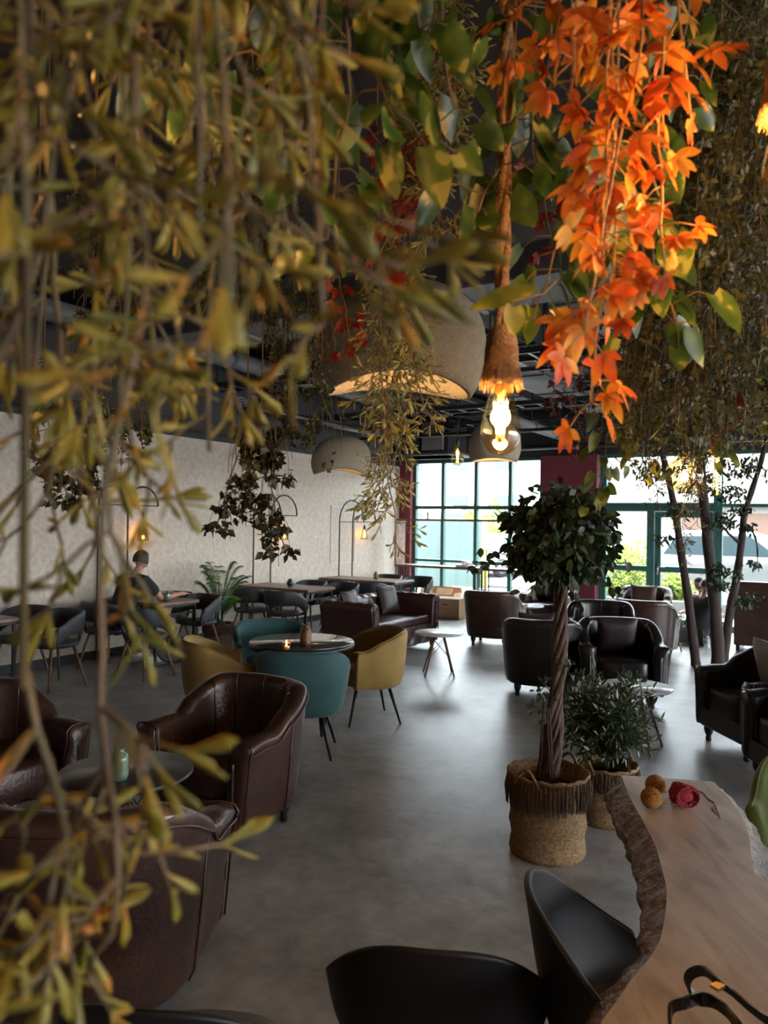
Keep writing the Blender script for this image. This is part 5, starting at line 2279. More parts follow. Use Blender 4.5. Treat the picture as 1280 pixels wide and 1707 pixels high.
t = empty('ficus_tree', V((.90, 4.05, .33)), 0, 'ficus tree with dark round crown and thick twisted trunk in the tall jute basket', 'tree')
twisted_trunk((0, 0, 0), (.055, .02, 1.12), .026, 7, 1.3, t, M['trunk'], bow=(.02, 0, 0), strand=.017)
cc = V((.045, .02, 1.37))
mb, lf = MB(), MB()
tips = []
for k in range(60):
    d = rnd_dir(rg)
    e = cc + V((d.x * .27, d.y * .27, d.z * .24)) * rg.uniform(.6, 1.0)
    s = V((.055, .02, 1.08 + rg.uniform(0, .15)))
    m_ = s.lerp(e, .5) + V((0, 0, .05)) + rnd_dir(rg) * .02
    mb.tube([s, m_, e], [.006, .004, .002], 5)
    tips += [m_, m_.lerp(e, .5), e]
for e_, nn in ((V((-.46, .0, 1.20)), 16), (V((-.38, -.05, 1.28)), 12), (V((.33, -.02, 1.10)), 16), (V((.42, .0, 1.22)), 10), (V((-.16, -.1, 1.06)), 10), (V((.12, -.12, .98)), 8), (V((-.3, 0, 1.5)), 12)):
    s = V((.05, .02, 1.12))
    m_ = s.lerp(e_, .5) + V((0, 0, .04))
    mb.tube([s, m_, e_], [.006, .004, .002], 5)
    for q in range(nn):
        f = rg.uniform(.45, 1.02)
        p = m_.lerp(e_, max(0, (f - .5) * 2)) + rnd_dir(rg) * .025
        flat_leaf(lf, p, rnd_dir(rg) + V((0, 0, -.7)), rnd_dir(rg), rg.uniform(.04, .065), rg.uniform(.014, .02), .2, .2, 5, 'oval')
mb.build('branches', M['trunk'], t)
for k in range(1900):
    if k < 1150:
        d = rnd_dir(rg)
        p = cc + V((d.x * .30, d.y * .30, d.z * .27)) * (rg.random() ** .4)
    else:
        p = rg.choice(tips) + rnd_dir(rg) * rg.uniform(0, .05)
    d = rnd_dir(rg) + V((0, 0, -.6)) + (p - cc).normalized() * .6
    flat_leaf(lf, p, d, rnd_dir(rg), rg.uniform(.045, .07), rg.uniform(.014, .021), rg.uniform(.05, .3), rg.uniform(.1, .3), 5, 'oval')
lf.build('crown', M['green_leaf_dark'], t)
mb, ms = MB(), MB()
for s_, e_ in (((.05, 0, .75), (.10, -.02, .66)), ((.04, 0, .62), (-.07, -.02, .50)), ((.03, 0, .35), (-.10, -.03, .46)), ((.03, 0, .45), (-.05, -.03, .6))):
    s_, e_ = V(s_), V(e_)
    ms.tube([s_, s_.lerp(e_, .5) + V((0, 0, .02)), e_], .0025, 5)
    for q in range(16):
        p = s_.lerp(e_, rg.uniform(.3, 1.15)) + rnd_dir(rg) * .035
        flat_leaf(mb, p, rnd_dir(rg) + V((0, 0, -.3)), rnd_dir(rg), rg.uniform(.025, .045), .011, .1, .2, 4, 'oval')
ms.build('side_twig', M['trunk'], t)
mb.build('side_leaves', M['olive_leaf'], t)
# hanging roots in the pot
mb = MB()
for k in range(14):
    a = rg.uniform(0, 2 * pi)
    mb.tube([(.035 * cos(a), .035 * sin(a), rg.uniform(.25, .5)), (.05 * cos(a + .3), .05 * sin(a + .3), .15), (.075 * cos(a + .5), .075 * sin(a + .5), -.0)], .004, 5)
mb.build('aerial_roots', M['trunk'], t)

# ------------------------------------------------------------ olive bush in the second basket
t = empty('olive_bush', V((1.345, 4.50, .25)), 0, 'bushy olive plant with narrow leaves in the smaller jute basket', 'shrub')
ms, lf = MB(), MB()
MB().tube([(0, 0, 0), (.005, 0, .1), (-.005, .01, .2)], [.016, .014, .012], 8).build('stem', M['trunk_pale'], t)
for k in range(170):
    a = rg.uniform(0, 2 * pi)
    rr_ = (rg.random() ** .6) * .36
    zt = rg.uniform(.12, .66)
    fz = 1 - ((zt - .36) / .36) ** 2 * .55
    e = V((rr_ * cos(a) * fz - .02, rr_ * sin(a) * fz, zt))
    s = V((0, 0, .12 + .1 * rg.random()))
    m_ = s.lerp(e, .55) + V((0, 0, .05))
    ms.tube([s, m_, e], [.0035, .0025, .0015], 4)
    dd = (e - m_).normalized()
    for q in range(17):
        f = q / 17
        p = (s.lerp(m_, .4 + f * 1.2) if f < .5 else m_.lerp(e, (f - .5) * 2.1))
        ax = dd.orthogonal().normalized()
        ang = q * 2.4
        d = dd * .8 + (ax * cos(ang) + dd.cross(ax) * sin(ang)) * .9
        flat_leaf(lf, p, d, rnd_dir(rg), rg.uniform(.04, .065), rg.uniform(.006, .009), rg.uniform(-.1, .15), .2, 4, 'narrow')
ms.build('branches', M['trunk_pale'], t)
lf.build('foliage', M['olive_leaf'], t)

# ------------------------------------------------------------ areca palm
t = empty('areca_palm', PALM + V((0, 0, .26)), 0, 'green areca palm in the brown fringed basket against the cream wall', 'palm')
rg = random.Random(14)
NF = 30
for k in range(NF):
    a = 2 * pi * k / NF + rg.uniform(-.2, .2)
    up = rg.uniform(.55, 1.35)
    out = rg.uniform(.30, .60) * (1.3 - up * .45)
    if k % 4 == 0:
        up, out = rg.uniform(1.2, 1.45), rg.uniform(.12, .3)
    b0_ = V((.03 * cos(a), .03 * sin(a), 0))
    pts = []
    for i in range(13):
        f = i / 12
        pts.append(b0_ + V((cos(a) * out * f ** 1.5, sin(a) * out * f ** 1.5, up * (f - .36 * f ** 2.8))))
    ms, lf = MB(), MB()
    ms.tube(pts, [.006 - .0045 * i / 12 for i in range(13)], 5)
    side0 = V((-sin(a), cos(a), 0))
    for i in range(2 * 24):
        f = .30 + .70 * (i // 2) / 24
        x = f * 12
        i0 = min(11, int(x))
        p = pts[i0].lerp(pts[i0 + 1], x - i0)
        tg = (pts[i0 + 1] - pts[i0]).normalized()
        sg = 1 if i % 2 else -1
        ll = .15 * sin(pi * (.15 + .8 * (f - .36) / .64)) + .03
        d = side0 * sg * .85 + tg * .75 + V((0, 0, .15))
        flat_leaf(lf, p, d, tg.cross(d), ll, .0048, .45, .1, 4, 'narrow')
    fr = ms.build('frond', M['palm_leaf'], t)
    lf.build('leaflets', M['palm_leaf'], fr)

# ------------------------------------------------------------ leaning three stemmed tree
D7 = 9.5
t = empty('leaning_tree', V((0, 0, 0)), 0, 'artificial tree with three bare leaning trunks at the right, before the window', 'tree')
base = P(1185, 1102, D7)
t.location = (base.x, base.y, 0)
off = V((base.x, base.y, 0))


def stemtube(pxs, rs, name, par=t):
    pts = catmull([P(x, y, D7 + dz) - off for x, y, dz in pxs], 5)
    n = len(pts)
    mb = MB()
    rr2 = [rs[0] + (rs[1] - rs[0]) * i / (n - 1) * 1.0 + .003 * sin(i * 1.3) for i in range(n)]
    mb.tube(pts, rr2, 12)
    return mb.build(name, M['trunk_pale'], par)


stemtube([(1160, 1112, 0), (1157, 1085, 0), (1147, 1000, .0), (1136, 930, .05), (1126, 860, .05), (1112, 790, .1), (1095, 720, .1), (1085, 640, .1)], (.062, .030), 'trunk')
stemtube([(1196, 1112, 0), (1196, 1080, 0), (1190, 1000, 0), (1181, 920, 0), (1174, 850, 0), (1168, 780, 0), (1160, 680, 0), (1155, 600, 0)], (.085, .040), 'trunk')
stemtube([(1206, 1112, .05), (1208, 1080, .05), (1218, 1010, .05), (1228, 960, .05), (1236, 900, .05), (1240, 860, .1), (1252, 820, .1), (1268, 770, .1), (1285, 700, .1)], (.062, .026), 'trunk')
stemtube([(1232, 905, .05), (1215, 890, .0), (1200, 872, 0)], (.020, .012), 'bare_branch')
stemtube([(1238, 870, .1), (1256, 890, .1), (1262, 915, .1), (1262, 940, .1)], (.014, .008), 'bare_branch')
lf, ms = MB(), MB()
rg = random.Random(55)
for x, y, s, n_ in ((1205, 870, .16, 90), (1235, 850, .13, 60), (1195, 950, .14, 90), (1200, 975, .12, 60), (1245, 1000, .15, 100), (1230, 960, .08, 30), (1255, 940, .08, 40), (1215, 820, .22, 120),
                    (1250, 880, .10, 40), (1180, 800, .2, 90), (1110, 900, .13, 40), (1120, 850, .13, 50), (1240, 780, .28, 140), (1150, 740, .35, 200), (1090, 790, .25, 100)):
    c = P(x, y, D7 + rg.uniform(-.15, .1)) - off
    for k in range(n_):
        p = c + V((rg.gauss(0, .45) * s, rg.gauss(0, .45) * s, rg.gauss(0, .3) * s))
        flat_leaf(lf, p, rnd_dir(rg) + V((0, 0, -.5)), rnd_dir(rg), rg.uniform(.05, .085), .016, .2, .2, 4, 'oval')
        if k % 6 == 0:
            ms.tube([c, p], .002, 4)
lf.build('leaf_clusters', M['green_leaf_dark'], t)
ms.build('twigs', M['trunk'], t)


# ------------------------------------------------------------ plaster dome pendants
def dome_pendant(px, py_top, py_bot, d, w, label, rz, lit=6.0, asym=.12, wave=1.0):
    top = P(px, py_top, d)
    bot = P(px, py_bot, d)
    h = top.z - bot.z
    t = empty('dome_pendant_lamp', V((top.x, d, bot.z)), rz, label, 'lamp')
    r = w / 2
    n, K = 64, 18

    def surf(inset, flip):
        rows = []
        for i in range(K + 1):
            f = i / K
            b = f * pi / 2 * 1.0
            row = []
            for j in range(n):
                a = 2 * pi * j / n
                # profile: flat-topped dome, widest low, tucked in at the rim
                if f < .78:
                    q = f / .78
                    rr_ = sin(q * pi / 2) ** .82
                    z = h * (.30 + .70 * cos(q * pi / 2) ** .88)
                else:
                    q = (f - .78) / .22
                    rr_ = 1 - .13 * q ** 1.8
                    z = h * (.30 - .30 * q)
                rim = wave * (-.075 * h * cos(2 * a) + .02 * h * sin(a)) * max(0, (f - .45) / .55) ** 1.5
                rad = max(0, (r - inset) * rr_)
                lean = asym * h * (1 - z / h) * 0
                x = rad * cos(a) + asym * r * (z / h) * .9
                y = rad * sin(a) * .92
                row.append(V((x, y, (z - inset * (1 - f)) + rim + .02)))
            rows.append(row)
        return rows
    outer = surf(0, 0)
    inner = surf(.022, 1)
    mb = MB()
    mb.grid(outer + inner[::-1], closed_row=True)
    mb.build('shade', M['dome'], t)
    MB().tube([(asym * r * .9, 0, h), (asym * r * .9, 0, CZ - bot.z)], .004, 6).build('cord', M['black_metal'], t)
    MB().lathe([(0, h * .62), (.02, h * .62), (.022, h * .98), (0, h * .98)], (asym * r * .9, 0, 0), 12).build('lamp_holder', M['black_metal'], t)
    mb = MB().ellipsoid((asym * r * .9, 0, h * .56), (.035, .035, .045), 14, 8)
    mb.build('bulb', M['filament_far'], t)
    ld = bpy.data.lights.new('dome_light', 'POINT')
    ld.energy = lit
    ld.color = (1, .62, .33)
    ld.shadow_soft_size = .05
    lo = bpy.data.objects.new('dome_light', ld)
    lo.location = (asym * r * .5, 0, h * .42)
    lo.parent = t
    C.objects.link(lo)
    return t


dome_pendant(665, 480, 655, 3.45, .775, 'large beige plaster dome lamp hanging behind the olive mistletoe, biggest of the domes', pi / 2 * 0 + .1, 2.6)
dome_pendant(567, 730, 790, 9.6, .76, 'beige plaster dome lamp in front of the cream wall', .25, 1.2)
dome_pendant(824, 705, 771, 8.4, .58, 'beige plaster dome lamp right behind the glowing rope bulb', -.2, 4.0, .05, .4)


# ------------------------------------------------------------ hanging bulbs
def bulb_profile(kind):
    if kind == 'st':
        return [(0, 0), (.012, .002), (.0235, .010), (.031, .022), (.0335, .034), (.032, .050), (.027, .072), (.021, .094), (.0165, .112), (.0145, .122)]
    if kind == 'globe':
        R_ = .062
        pr = [(R_ * sin(pi * i / 16), R_ - R_ * cos(pi * i / 16)) for i in range(14)]
        return pr + [(.022, .125), (.018, .14)]
    if kind == 'tube':
        return [(0, 0), (.010, .003), (.015, .012), (.016, .03), (.016, .15), (.014, .165), (.012, .175)]
    if kind == 'pear':
        R_ = .062
        pr = [(R_ * sin(pi * i / 16), R_ - R_ * cos(pi * i / 16)) for i in range(11)]
        return pr + [(.038, .13), (.024, .165), (.018, .19)]


def hanging_bulb(kind, pos, label, power, cord='rope', fil='filament_core', scale=1.0, tassel=True, zt=PZ, rope_r=.0125, soft=.02):
    """pos = bottom of the glass"""
    t = empty('pendant_bulb', pos, 0, label, 'lamp')
    pr = [(r * scale, z * scale) for r, z in bulb_profile(kind)]
    hb = pr[-1][1]
    MB().lathe(pr, n=32).build('glass_bulb', M['glass_amber'], t)
    mb = MB()
    zb, zt_ = hb * .30, hb * .72
    if kind == 'tube':
        n = 60
        mb.tube([(.006 * cos(i * 1.2), .006 * sin(i * 1.2), .02 + .13 * i / n) for i in range(n)], .0011, 5)
    else:
        k = 8
        for i in range(k):
            a = 2 * pi * i / k
            mb.tube([(.0055 * scale * cos(a), .0055 * scale * sin(a), zb), (.0115 * scale * cos(a + .3), .0115 * scale * sin(a + .3), zt_)], .0013 * scale * (1 if kind == 'st' else 1.6), 5)
    mb.build('filament', M[fil], t)
    mb = MB()
    mb.tube([(0, 0, zb - .014 * scale), (0, 0, zb)], .004 * scale, 8)
    mb.tube([(0, 0, zt_), (0, 0, hb)], [.004 * scale, .011 * scale], 8)
    mb.build('filament_support', M['brass'], t)
    MB().lathe([(0, hb - .004), (.016, hb - .004), (.017, hb + .045), (.010, hb + .055), (0, hb + .055)], n=16).build('socket', M['dark_foot'], t)
    top = zt - pos[2]
    if cord == 'rope':
        mb = MB()
        n = int((top - hb) / .012)
        for s in range(3):
            mb.tube([(rope_r * .52 * cos(i * .24 + s * 2.094), rope_r * .52 * sin(i * .24 + s * 2.094), hb + .03 + (top - hb - .03) * i / n) for i in range(n + 1)], rope_r * .56, 8)
        mb.build('rope', M['rope'], t)
    else:
        MB().tube([(0, 0, hb + .04), (0, 0, top)], .003, 6).build('cord', M['black_metal'], t)
    if tassel:
        mb = MB()
        mb.lathe([(rope_r, hb + .092), (.020, hb + .084), (.026, hb + .066), (.0265, hb + .045), (.025, hb + .033), (.028, hb + .012), (.032, hb - .002), (.027, hb - .0), (.022, hb + .03)], n=28)
        mb.build('rope_sleeve', M['rope'], t)
        mb = MB()
        rg3 = random.Random(6)
        for i in range(150):
            a = 2 * pi * i / 150 + rg3.uniform(-.02, .02)
            r0 = .0265
            r1 = rg3.uniform(.029, .037)
            mb.tube([(r0 * cos(a), r0 * sin(a), hb + .055), (r0 * 1.02 * cos(a), r0 * 1.02 * sin(a), hb + .03), (r1 * cos(a), r1 * sin(a), hb - rg3.uniform(.002, .016))], [.0010, .0011, .0006], 4)
        mb.build('fringe', M['rope'], t)
    ld = bpy.data.lights.new('bulb_light', 'POINT')
    ld.energy = power
    ld.color = (1, .58, .22)
    ld.shadow_soft_size = soft
    lo = bpy.data.objects.new('bulb_light', ld)
    lo.location = (0, 0, hb * .5)
    lo.parent = t
    C.objects.link(lo)
    return t


hanging_bulb('st', P(833, 760, 1.24), 'glowing amber filament bulb on a thick rope with tassel at the centre', 2.0)
hanging_bulb('globe', P(1139, 822, 2.6), 'round amber globe bulb among the twigs in front of the door', 1.6, fil='filament', tassel=False, zt=PZ, rope_r=.012)
hanging_bulb('tube', P(1195, 826, 2.85), 'slim amber tube bulb hanging right of the globe bulb', 1.2, fil='filament', tassel=True, rope_r=.010)
hanging_bulb('pear', P(762, 776, 6.8), 'clear pear shaped bulb on a black cord before the window', 1.0, cord='cord', fil='filament_far', tassel=False, zt=CZ, scale=.95)
hanging_bulb('st', P(1312, 345, .95), 'amber bulb just entering at the upper right edge', 4.0, fil='filament')
hanging_bulb('st', V((-.62, .80, 2.15)), 'amber rope bulb over the counter beyond the left frame edge', 7.0, fil='filament')
hanging_bulb('st', V((.12, .30, 2.42)), 'amber rope bulb over the counter above the camera', 2.5, fil='filament')


# ------------------------------------------------------------ people
def xy_(px, d):
    t_, k_ = ray(px, 1050)
    return V((t_ * d, d, 0))


def skin_body(name, joints, edges, radii, m, parent=None, sub=2, root=0, label=None, cat=None):
    me = bpy.data.meshes.new(name)
    me.from_pydata([tuple(j) for j in joints], edges, [])
    me.materials.append(m)
    o = bpy.data.objects.new(name, me)
    C.objects.link(o)
    md = o.modifiers.new('skin', 'SKIN')
    md.use_smooth_shade = True
    for i, r in enumerate(radii):
        sv = me.skin_vertices[0].data[i]
        sv.radius = r if isinstance(r, tuple) else (r, r)
        sv.use_root = (i == root)
    s = o.modifiers.new('sub', 'SUBSURF')
    s.levels = sub
    s.render_levels = sub
    if parent:
        o.parent = parent
    if label:
        tag(o, label, cat)
    return o


def person(loc, rz, label, shirt, trousers, lean=.22, head_down=.1, arm_reach=.42, low=False):
    """seated figure facing local +y, hips on a .48 m seat"""
    t = empty('person', loc, rz, label, 'person')
    dz = -.40 if low else 0
    hip = V((0, 0, .54 + dz))
    ch = V((0, .10 + lean * .45, .86 + dz))
    sh = V((0, .10 + lean * .75, 1.02 + dz))
    KN, AN, SH = ((.44, .56), (.40, .12), .40) if not low else ((.36, .42), (.56, .12), .56)
    nk = sh + V((0, .03, .07))
    J = [hip, hip.lerp(ch, .5), ch, sh, nk, nk + V((0, .035 + head_down * .1, .09))]
    E = [(0, 1), (1, 2), (2, 3), (3, 4), (4, 5)]
    Rr = [(.13, .10), (.115, .09), (.13, .09), (.10, .07), .052, .050]
    for s in (-1, 1):
        b = len(J)
        shd = sh + V((s * .17, 0, -.01))
        elb = shd + V((s * .04, arm_reach * .40, -.23))
        wr = elb + V((-s * .08, arm_reach * .60, .03))
        hd = wr + V((-s * .01, .07, -.005))
        J += [shd, elb, wr, hd]
        E += [(3, b), (b, b + 1), (b + 1, b + 2), (b + 2, b + 3)]
        Rr += [.055, .042, .028, (.035, .018)]
        # fingers
        for q, (dx, ln) in enumerate(((-.024, .062), (-.008, .074), (.008, .070), (.024, .055))):
            J += [hd + V((dx, .03, 0)), hd + V((dx * 1.1, .03 + ln * .6, -.008)), hd + V((dx * 1.1, .03 + ln, -.022))]
            k = len(J)
            E += [(b + 3, k - 3), (k - 3, k - 2), (k - 2, k - 1)]
            Rr += [.010, .009, .008]
        J += [hd + V((-s * .038, .0, -.004)), hd + V((-s * .052, .035, -.012))]
        k = len(J)
        E += [(b + 3, k - 2), (k - 2, k - 1)]
        Rr += [.011, .009]
        b = len(J)
        kn = V((s * .13, KN[0], KN[1]))
        an = V((s * .13, AN[0], AN[1]))
        J += [hip + V((s * .09, .02, -.02)), kn, an, an + V((0, .12, -.07))]
        E += [(0, b), (b, b + 1), (b + 1, b + 2), (b + 2, b + 3)]
        Rr += [.085, .062, .040, (.04, .03)]
    skin_body('body', J, E, Rr, M['skin'], t)
    # head
    hc = nk + V((0, .045 + head_down * .12, .155))
    rm = Matrix.Rotation(-head_down * 1.2, 3, 'X')
    mb = MB()
    rows = []
    for i in range(15):
        b_ = -pi / 2 + pi * i / 14
        row = []
        for j in range(20):
            a = 2 * pi * j / 20
            x, y, z = .074 * cos(b_) * cos(a), .095 * cos(b_) * sin(a), .115 * sin(b_)
            if z < -.02:
                x *= 1 + z * 3.2
                y = y * (1 + z * 2.0) + (-z) * .10
            if y > .06 and abs(x) < .02 and -.035 < z < .015:
                y += .022
            row.append(hc + rm @ V((x, y, z)))
        rows.append(row)
    mb.grid(rows, closed_row=True)
    for s in (-1, 1):
        mb.ellipsoid(hc + rm @ V((s * .076, -.005, -.005)), (.008, .018, .03), 8, 6)
    mb.build('head', M['skin'], t)
    mb = MB()
    for s in (-1, 1):
        mb.ellipsoid(hc + rm @ V((s * .030, .084, .012)), (.012, .008, .007), 8, 6)
    mb.ellipsoid(hc + rm @ V((0, .098, -.055)), (.022, .006, .005), 8, 6)
    mb.build('face_features', M['hair'], t)
    mb = MB()
    rows = []
    for i in range(12):
        b_ = -.35 + (pi / 2 + .35) * i / 11
        row = []
        for j in range(20):
            a = 2 * pi * j / 20
            k_ = 1.10 if not (sin(a) > .55 and b_ < .75) else .93
            row.append(hc + rm @ V((.080 * cos(b_) * cos(a) * k_, .103 * cos(b_) * sin(a) * k_ - .004, .120 * sin(b_) * 1.04)))
        rows.append(row)
    mb.grid(rows, closed_row=True)
    mb.build('hair', M['hair'], t)
    # shirt
    J2 = [hip + V((0, 0, -.02)), hip.lerp(ch, .5), ch, sh + V((0, 0, .015)), nk + V((0, -.005, -.02))]
    E2 = [(0, 1), (1, 2), (2, 3), (3, 4)]
    R2 = [(.17, .14), (.155, .13), (.175, .135), (.14, .115), .062]
    for s in (-1, 1):
        shd = sh + V((s * .17, 0, -.01))
        elb = shd + V((s * .04, arm_reach * .40, -.23))
        b = len(J2)
        J2 += [shd, shd.lerp(elb, .75)]
        E2 += [(3, b), (b, b + 1)]
        R2 += [.085, .068]
    skin_body('shirt', J2, E2, R2, M[shirt], t)
    J3, E3, R3 = [hip + V((0, 0, -.03))], [], [(.165, .12)]
    for s in (-1, 1):
        b = len(J3)
        J3 += [hip + V((s * .095, .03, -.02)), V((s * .13, KN[0], KN[1])), V((s * .13, KN[0] * .4 + AN[0] * .6, KN[1] * .4 + AN[1] * .6)), V((s * .13, AN[0], AN[1] + .05))]
        E3 += [(0, b), (b, b + 1), (b + 1, b + 2), (b + 2, b + 3)]
        R3 += [.100, .080, .066, .056]
    skin_body('trousers', J3, E3, R3, M[trousers], t)
    for s in (-1, 1):
        mb = MB()
        mb.ellipsoid((s * .13, SH + .07, .05), (.048, .135, .05), 14, 8, e=.8)
        mb.box((s * .13, SH + .07, .012), (.085, .26, .024))
        mb.build('shoe', M['white_shoe'], t)
    return t


pp = R(5.86, -7.28)
person(V((pp.x, pp.y, -.0)), face(UX, UY), 'person in a black shirt sitting at the walnut table, hands on the table top', 'black_cloth', 'navy_cloth', .28, .25, .62)
# a pair sitting low on the floor by the window
pp = xy_(1156, 11.2)
person(pp, face(.7, .7), 'person in a black top sitting on the floor, back to us, behind the leaning trunk', 'black_cloth', 'dark_cloth', .3, .3, .3, True)
person(xy_(1192, 12.1), face(-.85, -.5), 'person in a red checked top sitting on the floor between leaning trunks', 'red_cloth', 'navy_cloth', .25, .3, .3, True)
t = empty('water_bottle', G(1179, 1090), 0, 'clear plastic water bottle on the floor between the leaning trunks', 'bottle')
MB().lathe([(0, 0), (.032, 0), (.034, .02), (.034, .16), (.014, .20), (.014, .22), (0, .22)], n=18).build('bottle_body', M['glass_water'], t)
MB().lathe([(0, .22), (.015, .22), (.015, .24), (0, .24)], n=14).build('cap', M['white_shoe'], t)


# ------------------------------------------------------------ outdoors
def xy(px, d):
    t_, k_ = ray(px, 900)
    return V((t_ * d, d, 0))


M['pavement'] = mat('pale_pavement', (.2, .195, .185), .9, col2=(.17, .165, .155), cscale=.8)
M['road'] = mat('grey_road', (.12, .12, .12), .9, col2=(.10, .10, .10), cscale=2)
M['hoard'] = mat('green_hoarding_mesh', (.07, .11, .10), .8, col2=(.055, .085, .078), cscale=1.2, stretch=(4, 4, .4))
M['house'] = mat('cream_render', (.26, .24, .21), .9, col2=(.22, .2, .18), cscale=.6)
M['house_white'] = mat('white_render', (.3, .3, .295), .9)
M['wood_door'] = mat('brown_timber', (.11, .06, .04), .7)
M['car_silver'] = mat('silver_car_paint', (.2, .2, .2), .25, metal=.5, coat=.6)
M['car_blue'] = mat('slate_blue_car_paint', (.10, .14, .20), .25, metal=.4, coat=.6)
M['car_white'] = mat('white_car_paint', (.5, .51, .52), .25, coat=.6)
M['car_glass'] = mat('car_window', (.03, .045, .05), .08)
M['tyre'] = mat('tyre_rubber', (.02, .02, .02), .8)
mb = MB()
mb.add([R(UB + .16, -22, -.03), R(UB + .16, 30, -.03), R(19.5, 30, -.03), R(19.5, -22, -.03)], [(0, 1, 2, 3)])
mb.add([R(-6, VR + .25, -.03), R(-6, 30, -.03), R(UB + .16, 30, -.03), R(UB + .16, VR + .25, -.03)], [(0, 1, 2, 3)])
struct('outside_pavement', mb, M['pavement'], smooth=False)
mb = MB()
mb.add([R(19.5, -60, -.10), R(19.5, 60, -.10), R(80, 60, -.10), R(80, -60, -.10)], [(0, 1, 2, 3)])
struct('outside_road', mb, M['road'], smooth=False)
mb = MB()
mb.box(R(19.5, 0, -.02), (80, .25, .14), ROOMROT)
struct('outside_kerb', mb, M['pavement'], smooth=False)
# low planter kerb
mb = MB()
mb.box(R(16.2, 4, .10), (24, .25, .26), ROOMROT)
struct('planter_kerb', mb, M['pavement'], smooth=False)
# green hoarding
h0, h1 = xy(672, 21.5), xy(805, 20.3)
c = (h0 + h1) / 2
L_ = (h1 - h0).length + 1.5
t = empty('site_hoarding', V((c.x - .7, c.y, -.1)), atan2((h1 - h0).y, (h1 - h0).x), 'green site hoarding panel outside beyond the left window', 'fence')
MB().box((0, 0, .95), (L_, .05, 1.9)).build('mesh_panel', M['hoard'], t, smooth=False)
mb = MB()
for i in range(6):
    mb.box((-L_ / 2 + L_ * i / 5, .06, .97), (.06, .06, 1.95))
mb.build('post', M['teal_frame'], t, smooth=False)
MB().box((L_ / 2 + .05, -.02, 1.0), (.14, .1, 2.0)).build('yellow_end_post', mat('yellow_paint', (.7, .55, .08), .6), t, smooth=False)


def car(loc, rz, m, label, h=1.5, L_=4.4, name='car'):
    t = empty(name, loc, rz, label, 'car')
    W = .88
    z = h / 1.5
    lower = [(-2.2, .35), (-2.2, .75), (-2.05, .92), (-1.1, .98), (1.0, .98), (1.9, .88), (2.18, .70), (2.2, .35)]
    sec = []
    for y, k in ((-W, .92), (-W * .96, 1), (0, 1.03), (W * .96, 1), (W, .92)):
        sec.append([V((x, y, (.28 + (zz - .28) * k) * z)) for x, zz in lower + [(1.6, .25), (-1.6, .25)]])
    MB().grid(sec, closed_row=True, cap=True).build('body', m, t, smooth=False, bevel=.05, seg=3)
    cab = [(-1.95, .93), (-1.55, 1.42), (-1.2, 1.5), (.2, 1.5), (.55, 1.42), (1.15, .95)]
    sec = []
    for y, k in ((-W * .92, 0), (-W * .74, 1), (W * .74, 1), (W * .92, 0)):
        sec.append([V((x * (1 if k else 1.0), y, (zz if k else .93) * z if k else .93 * z)) for x, zz in cab])
    secs = []
    for y, k in ((-W * .95, .0), (-W * .80, .92), (-W * .70, 1), (W * .70, 1), (W * .80, .92), (W * .95, 0)):
        secs.append([V((x, y, (.93 + (zz - .93) * k) * z)) for x, zz in cab])
    MB().grid(secs, closed_row=False).build('cabin', m, t, smooth=False)
    mb = MB()
    for s in (-1, 1):
        for xs in ([(-1.7, .99), (-1.42, 1.36), (-.55, 1.40), (-.55, .99)], [(-.45, .99), (-.45, 1.40), (.25, 1.40), (.88, .99)]):
            vs_ = []
            for x, zz in xs:
                k = (zz - .93) / .57
                vs_.append(V((x, s * (W * (.95 - .17 * k) + .012), zz * z)))
            for x, zz in xs:
                k = (zz - .93) / .57
                vs_.append(V((x, s * (W * (.95 - .17 * k) - .01), zz * z)))
            mb.add(vs_, [(0, 1, 2, 3), (4, 5, 6, 7), (0, 1, 5, 4), (1, 2, 6, 5), (2, 3, 7, 6), (3, 0, 4, 7)])
    mb.build('side_windows', M['car_glass'], t, smooth=False)
    for x in (-1.35, 1.35):
        for s in (-1, 1):
            mb = MB()
            q = []
            mb.lathe([(0, -.1), (.30, -.1), (.33, -.06), (.33, .06), (.30, .1), (0, .1)], n=28)
            mb.xf(Matrix.Translation((x, s * (W - .06), .33)) @ Matrix.Rotation(pi / 2, 4, 'X'))
            w_ = mb.build('wheel', M['tyre'], t)
            mb = MB()
            mb.lathe([(0, -.115), (.20, -.112), (.21, -.10), (.21, .10), (.20, .112), (0, .115)], n=20)
            mb.xf(Matrix.Translation((x, s * (W - .06), .33)) @ Matrix.Rotation(pi / 2, 4, 'X'))
            mb.build('hub_cap', M['steel'], w_)
    return t


car(xy(1235, 18.9) + V((0, 0, -.1)), ROOMROT + .02, M['car_silver'], 'large silver car parked outside the glazing at the right', 1.75)
car(xy(1030, 23.5) + V((0, 0, -.1)), ROOMROT, M['car_blue'], 'slate blue car outside behind the bright shrub', 1.5)
car(xy(850, 27.5) + V((0, 0, -.1)), ROOMROT + 1.2, M['car_white'], 'white car outside right of the green hoarding', 1.5)
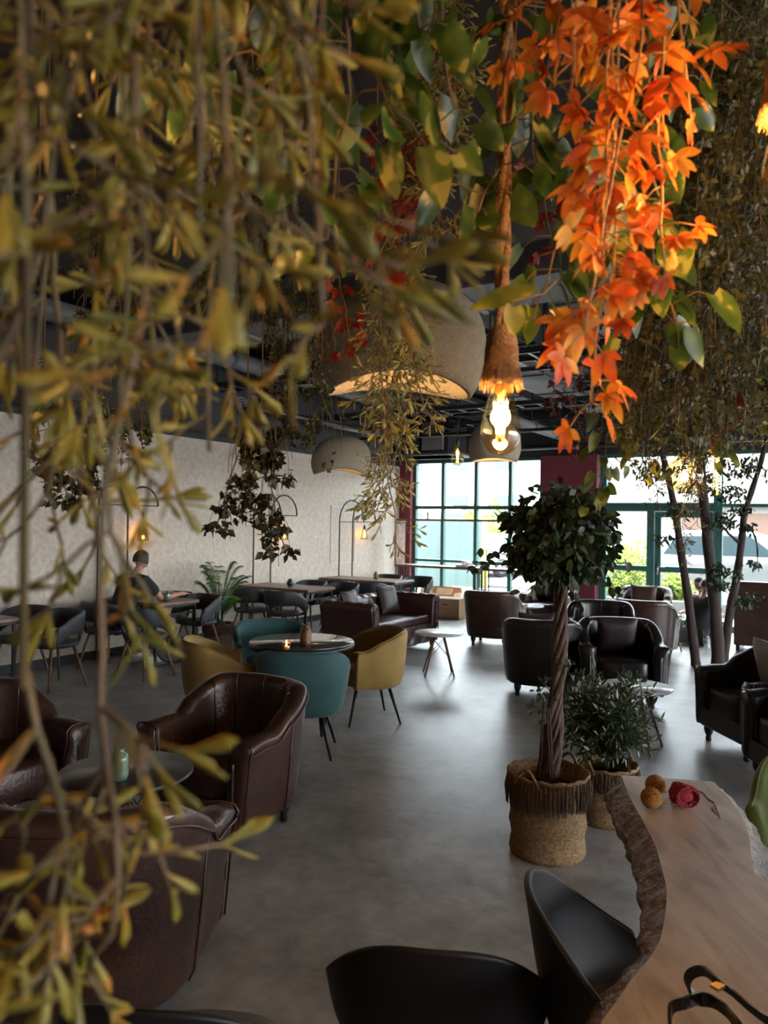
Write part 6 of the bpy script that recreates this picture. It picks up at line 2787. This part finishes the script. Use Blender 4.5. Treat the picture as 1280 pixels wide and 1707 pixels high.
# row of houses across the road
t = empty('house_row', R(33, 0, -.1), ROOMROT, 'pale building with timber shutters across the road', 'building')
MB().box((8, 2.5, 3.0), (34, 5, 6)).build('wall', M['house'], t, smooth=False)
MB().box((8, .0, 2.75), (34, 1.1, .18)).build('awning', M['house_white'], t, smooth=False)
for i in range(14):
    MB().box((-7.5 + i * 2.3, -.04, 1.25), (1.1, .12, 2.3)).build('timber_shutter', M['wood_door'] if i % 3 else M['house_white'], t, smooth=False)
t = empty('apartment_building', R(48, -16, -.1), ROOMROT, 'white apartment building far behind the green hoarding', 'building')
MB().box((0, 3, 6), (26, 6, 12)).build('wall', M['house_white'], t, smooth=False)
for i in range(7):
    for j in range(3):
        MB().box((-11 + i * 3.6, -.03, 3 + j * 3.3), (1.6, .1, 1.5)).build('window', M['car_glass'], t, smooth=False)


def shrub(loc, r, h, n, seed, label, m='bush', ll=.09, name='shrub'):
    rg_ = random.Random(seed)
    t = empty(name, loc, 0, label, 'shrub')
    ms, lf = MB(), MB()
    for k in range(26):
        a = rg_.uniform(0, 2 * pi)
        q = rg_.random() ** .5 * r
        e = V((q * cos(a), q * sin(a), h * rg_.uniform(.5, 1) * (1 - .3 * (q / r) ** 2)))
        s = V((.1 * q * cos(a), .1 * q * sin(a), 0))
        ms.tube([s, s.lerp(e, .5) + V((0, 0, .1)), e], [.012, .008, .004], 4)
        for i in range(n // 26):
            f = rg_.uniform(.2, 1.0)
            p = s.lerp(e, f) + rnd_dir(rg_) * .12
            flat_leaf(lf, p, rnd_dir(rg_) + V((0, 0, .3)), rnd_dir(rg_), ll * rg_.uniform(.6, 1.2), ll * .22, .2, .2, 3, 'oval')
    ms.build('stems', M['trunk_pale'], t)
    lf.build('foliage', M[m], t)


shrub(xy(1035, 16.6), .75, 1.5, 2600, 3, 'tall bright green shrub outside the glazed door, left side')
shrub(xy(1060, 17.3), .6, 1.75, 2200, 4, 'bright yellow-green shrub outside directly left of the door post')
shrub(xy(1122, 16.0), .5, .85, 900, 6, 'low bright leafy plant outside the door on the planter', ll=.14)
shrub(xy(770, 29.0), 1.6, 3.3, 2600, 8, 'green tree crown beyond the green hoarding', ll=.2, name='tree')
shrub(xy(842, 33.0), 1.5, 3.2, 2600, 9, 'green tree crown beyond the white car', ll=.2, name='tree')
t = empty('parasol', xy(712, 24.5) + V((0, 0, -.1)), 0, 'cream market parasol outside behind the hoarding', 'parasol')
MB().lathe([(0, 2.75), (.1, 2.7), (1.3, 2.2), (1.28, 2.17), (.1, 2.62), (0, 2.62)], n=8).build('canopy', mat('cream_canvas', (.75, .62, .45), .8), t, smooth=False)
MB().tube([(0, 0, 0), (0, 0, 2.7)], .03, 8).build('pole', M['wood_door'], t)
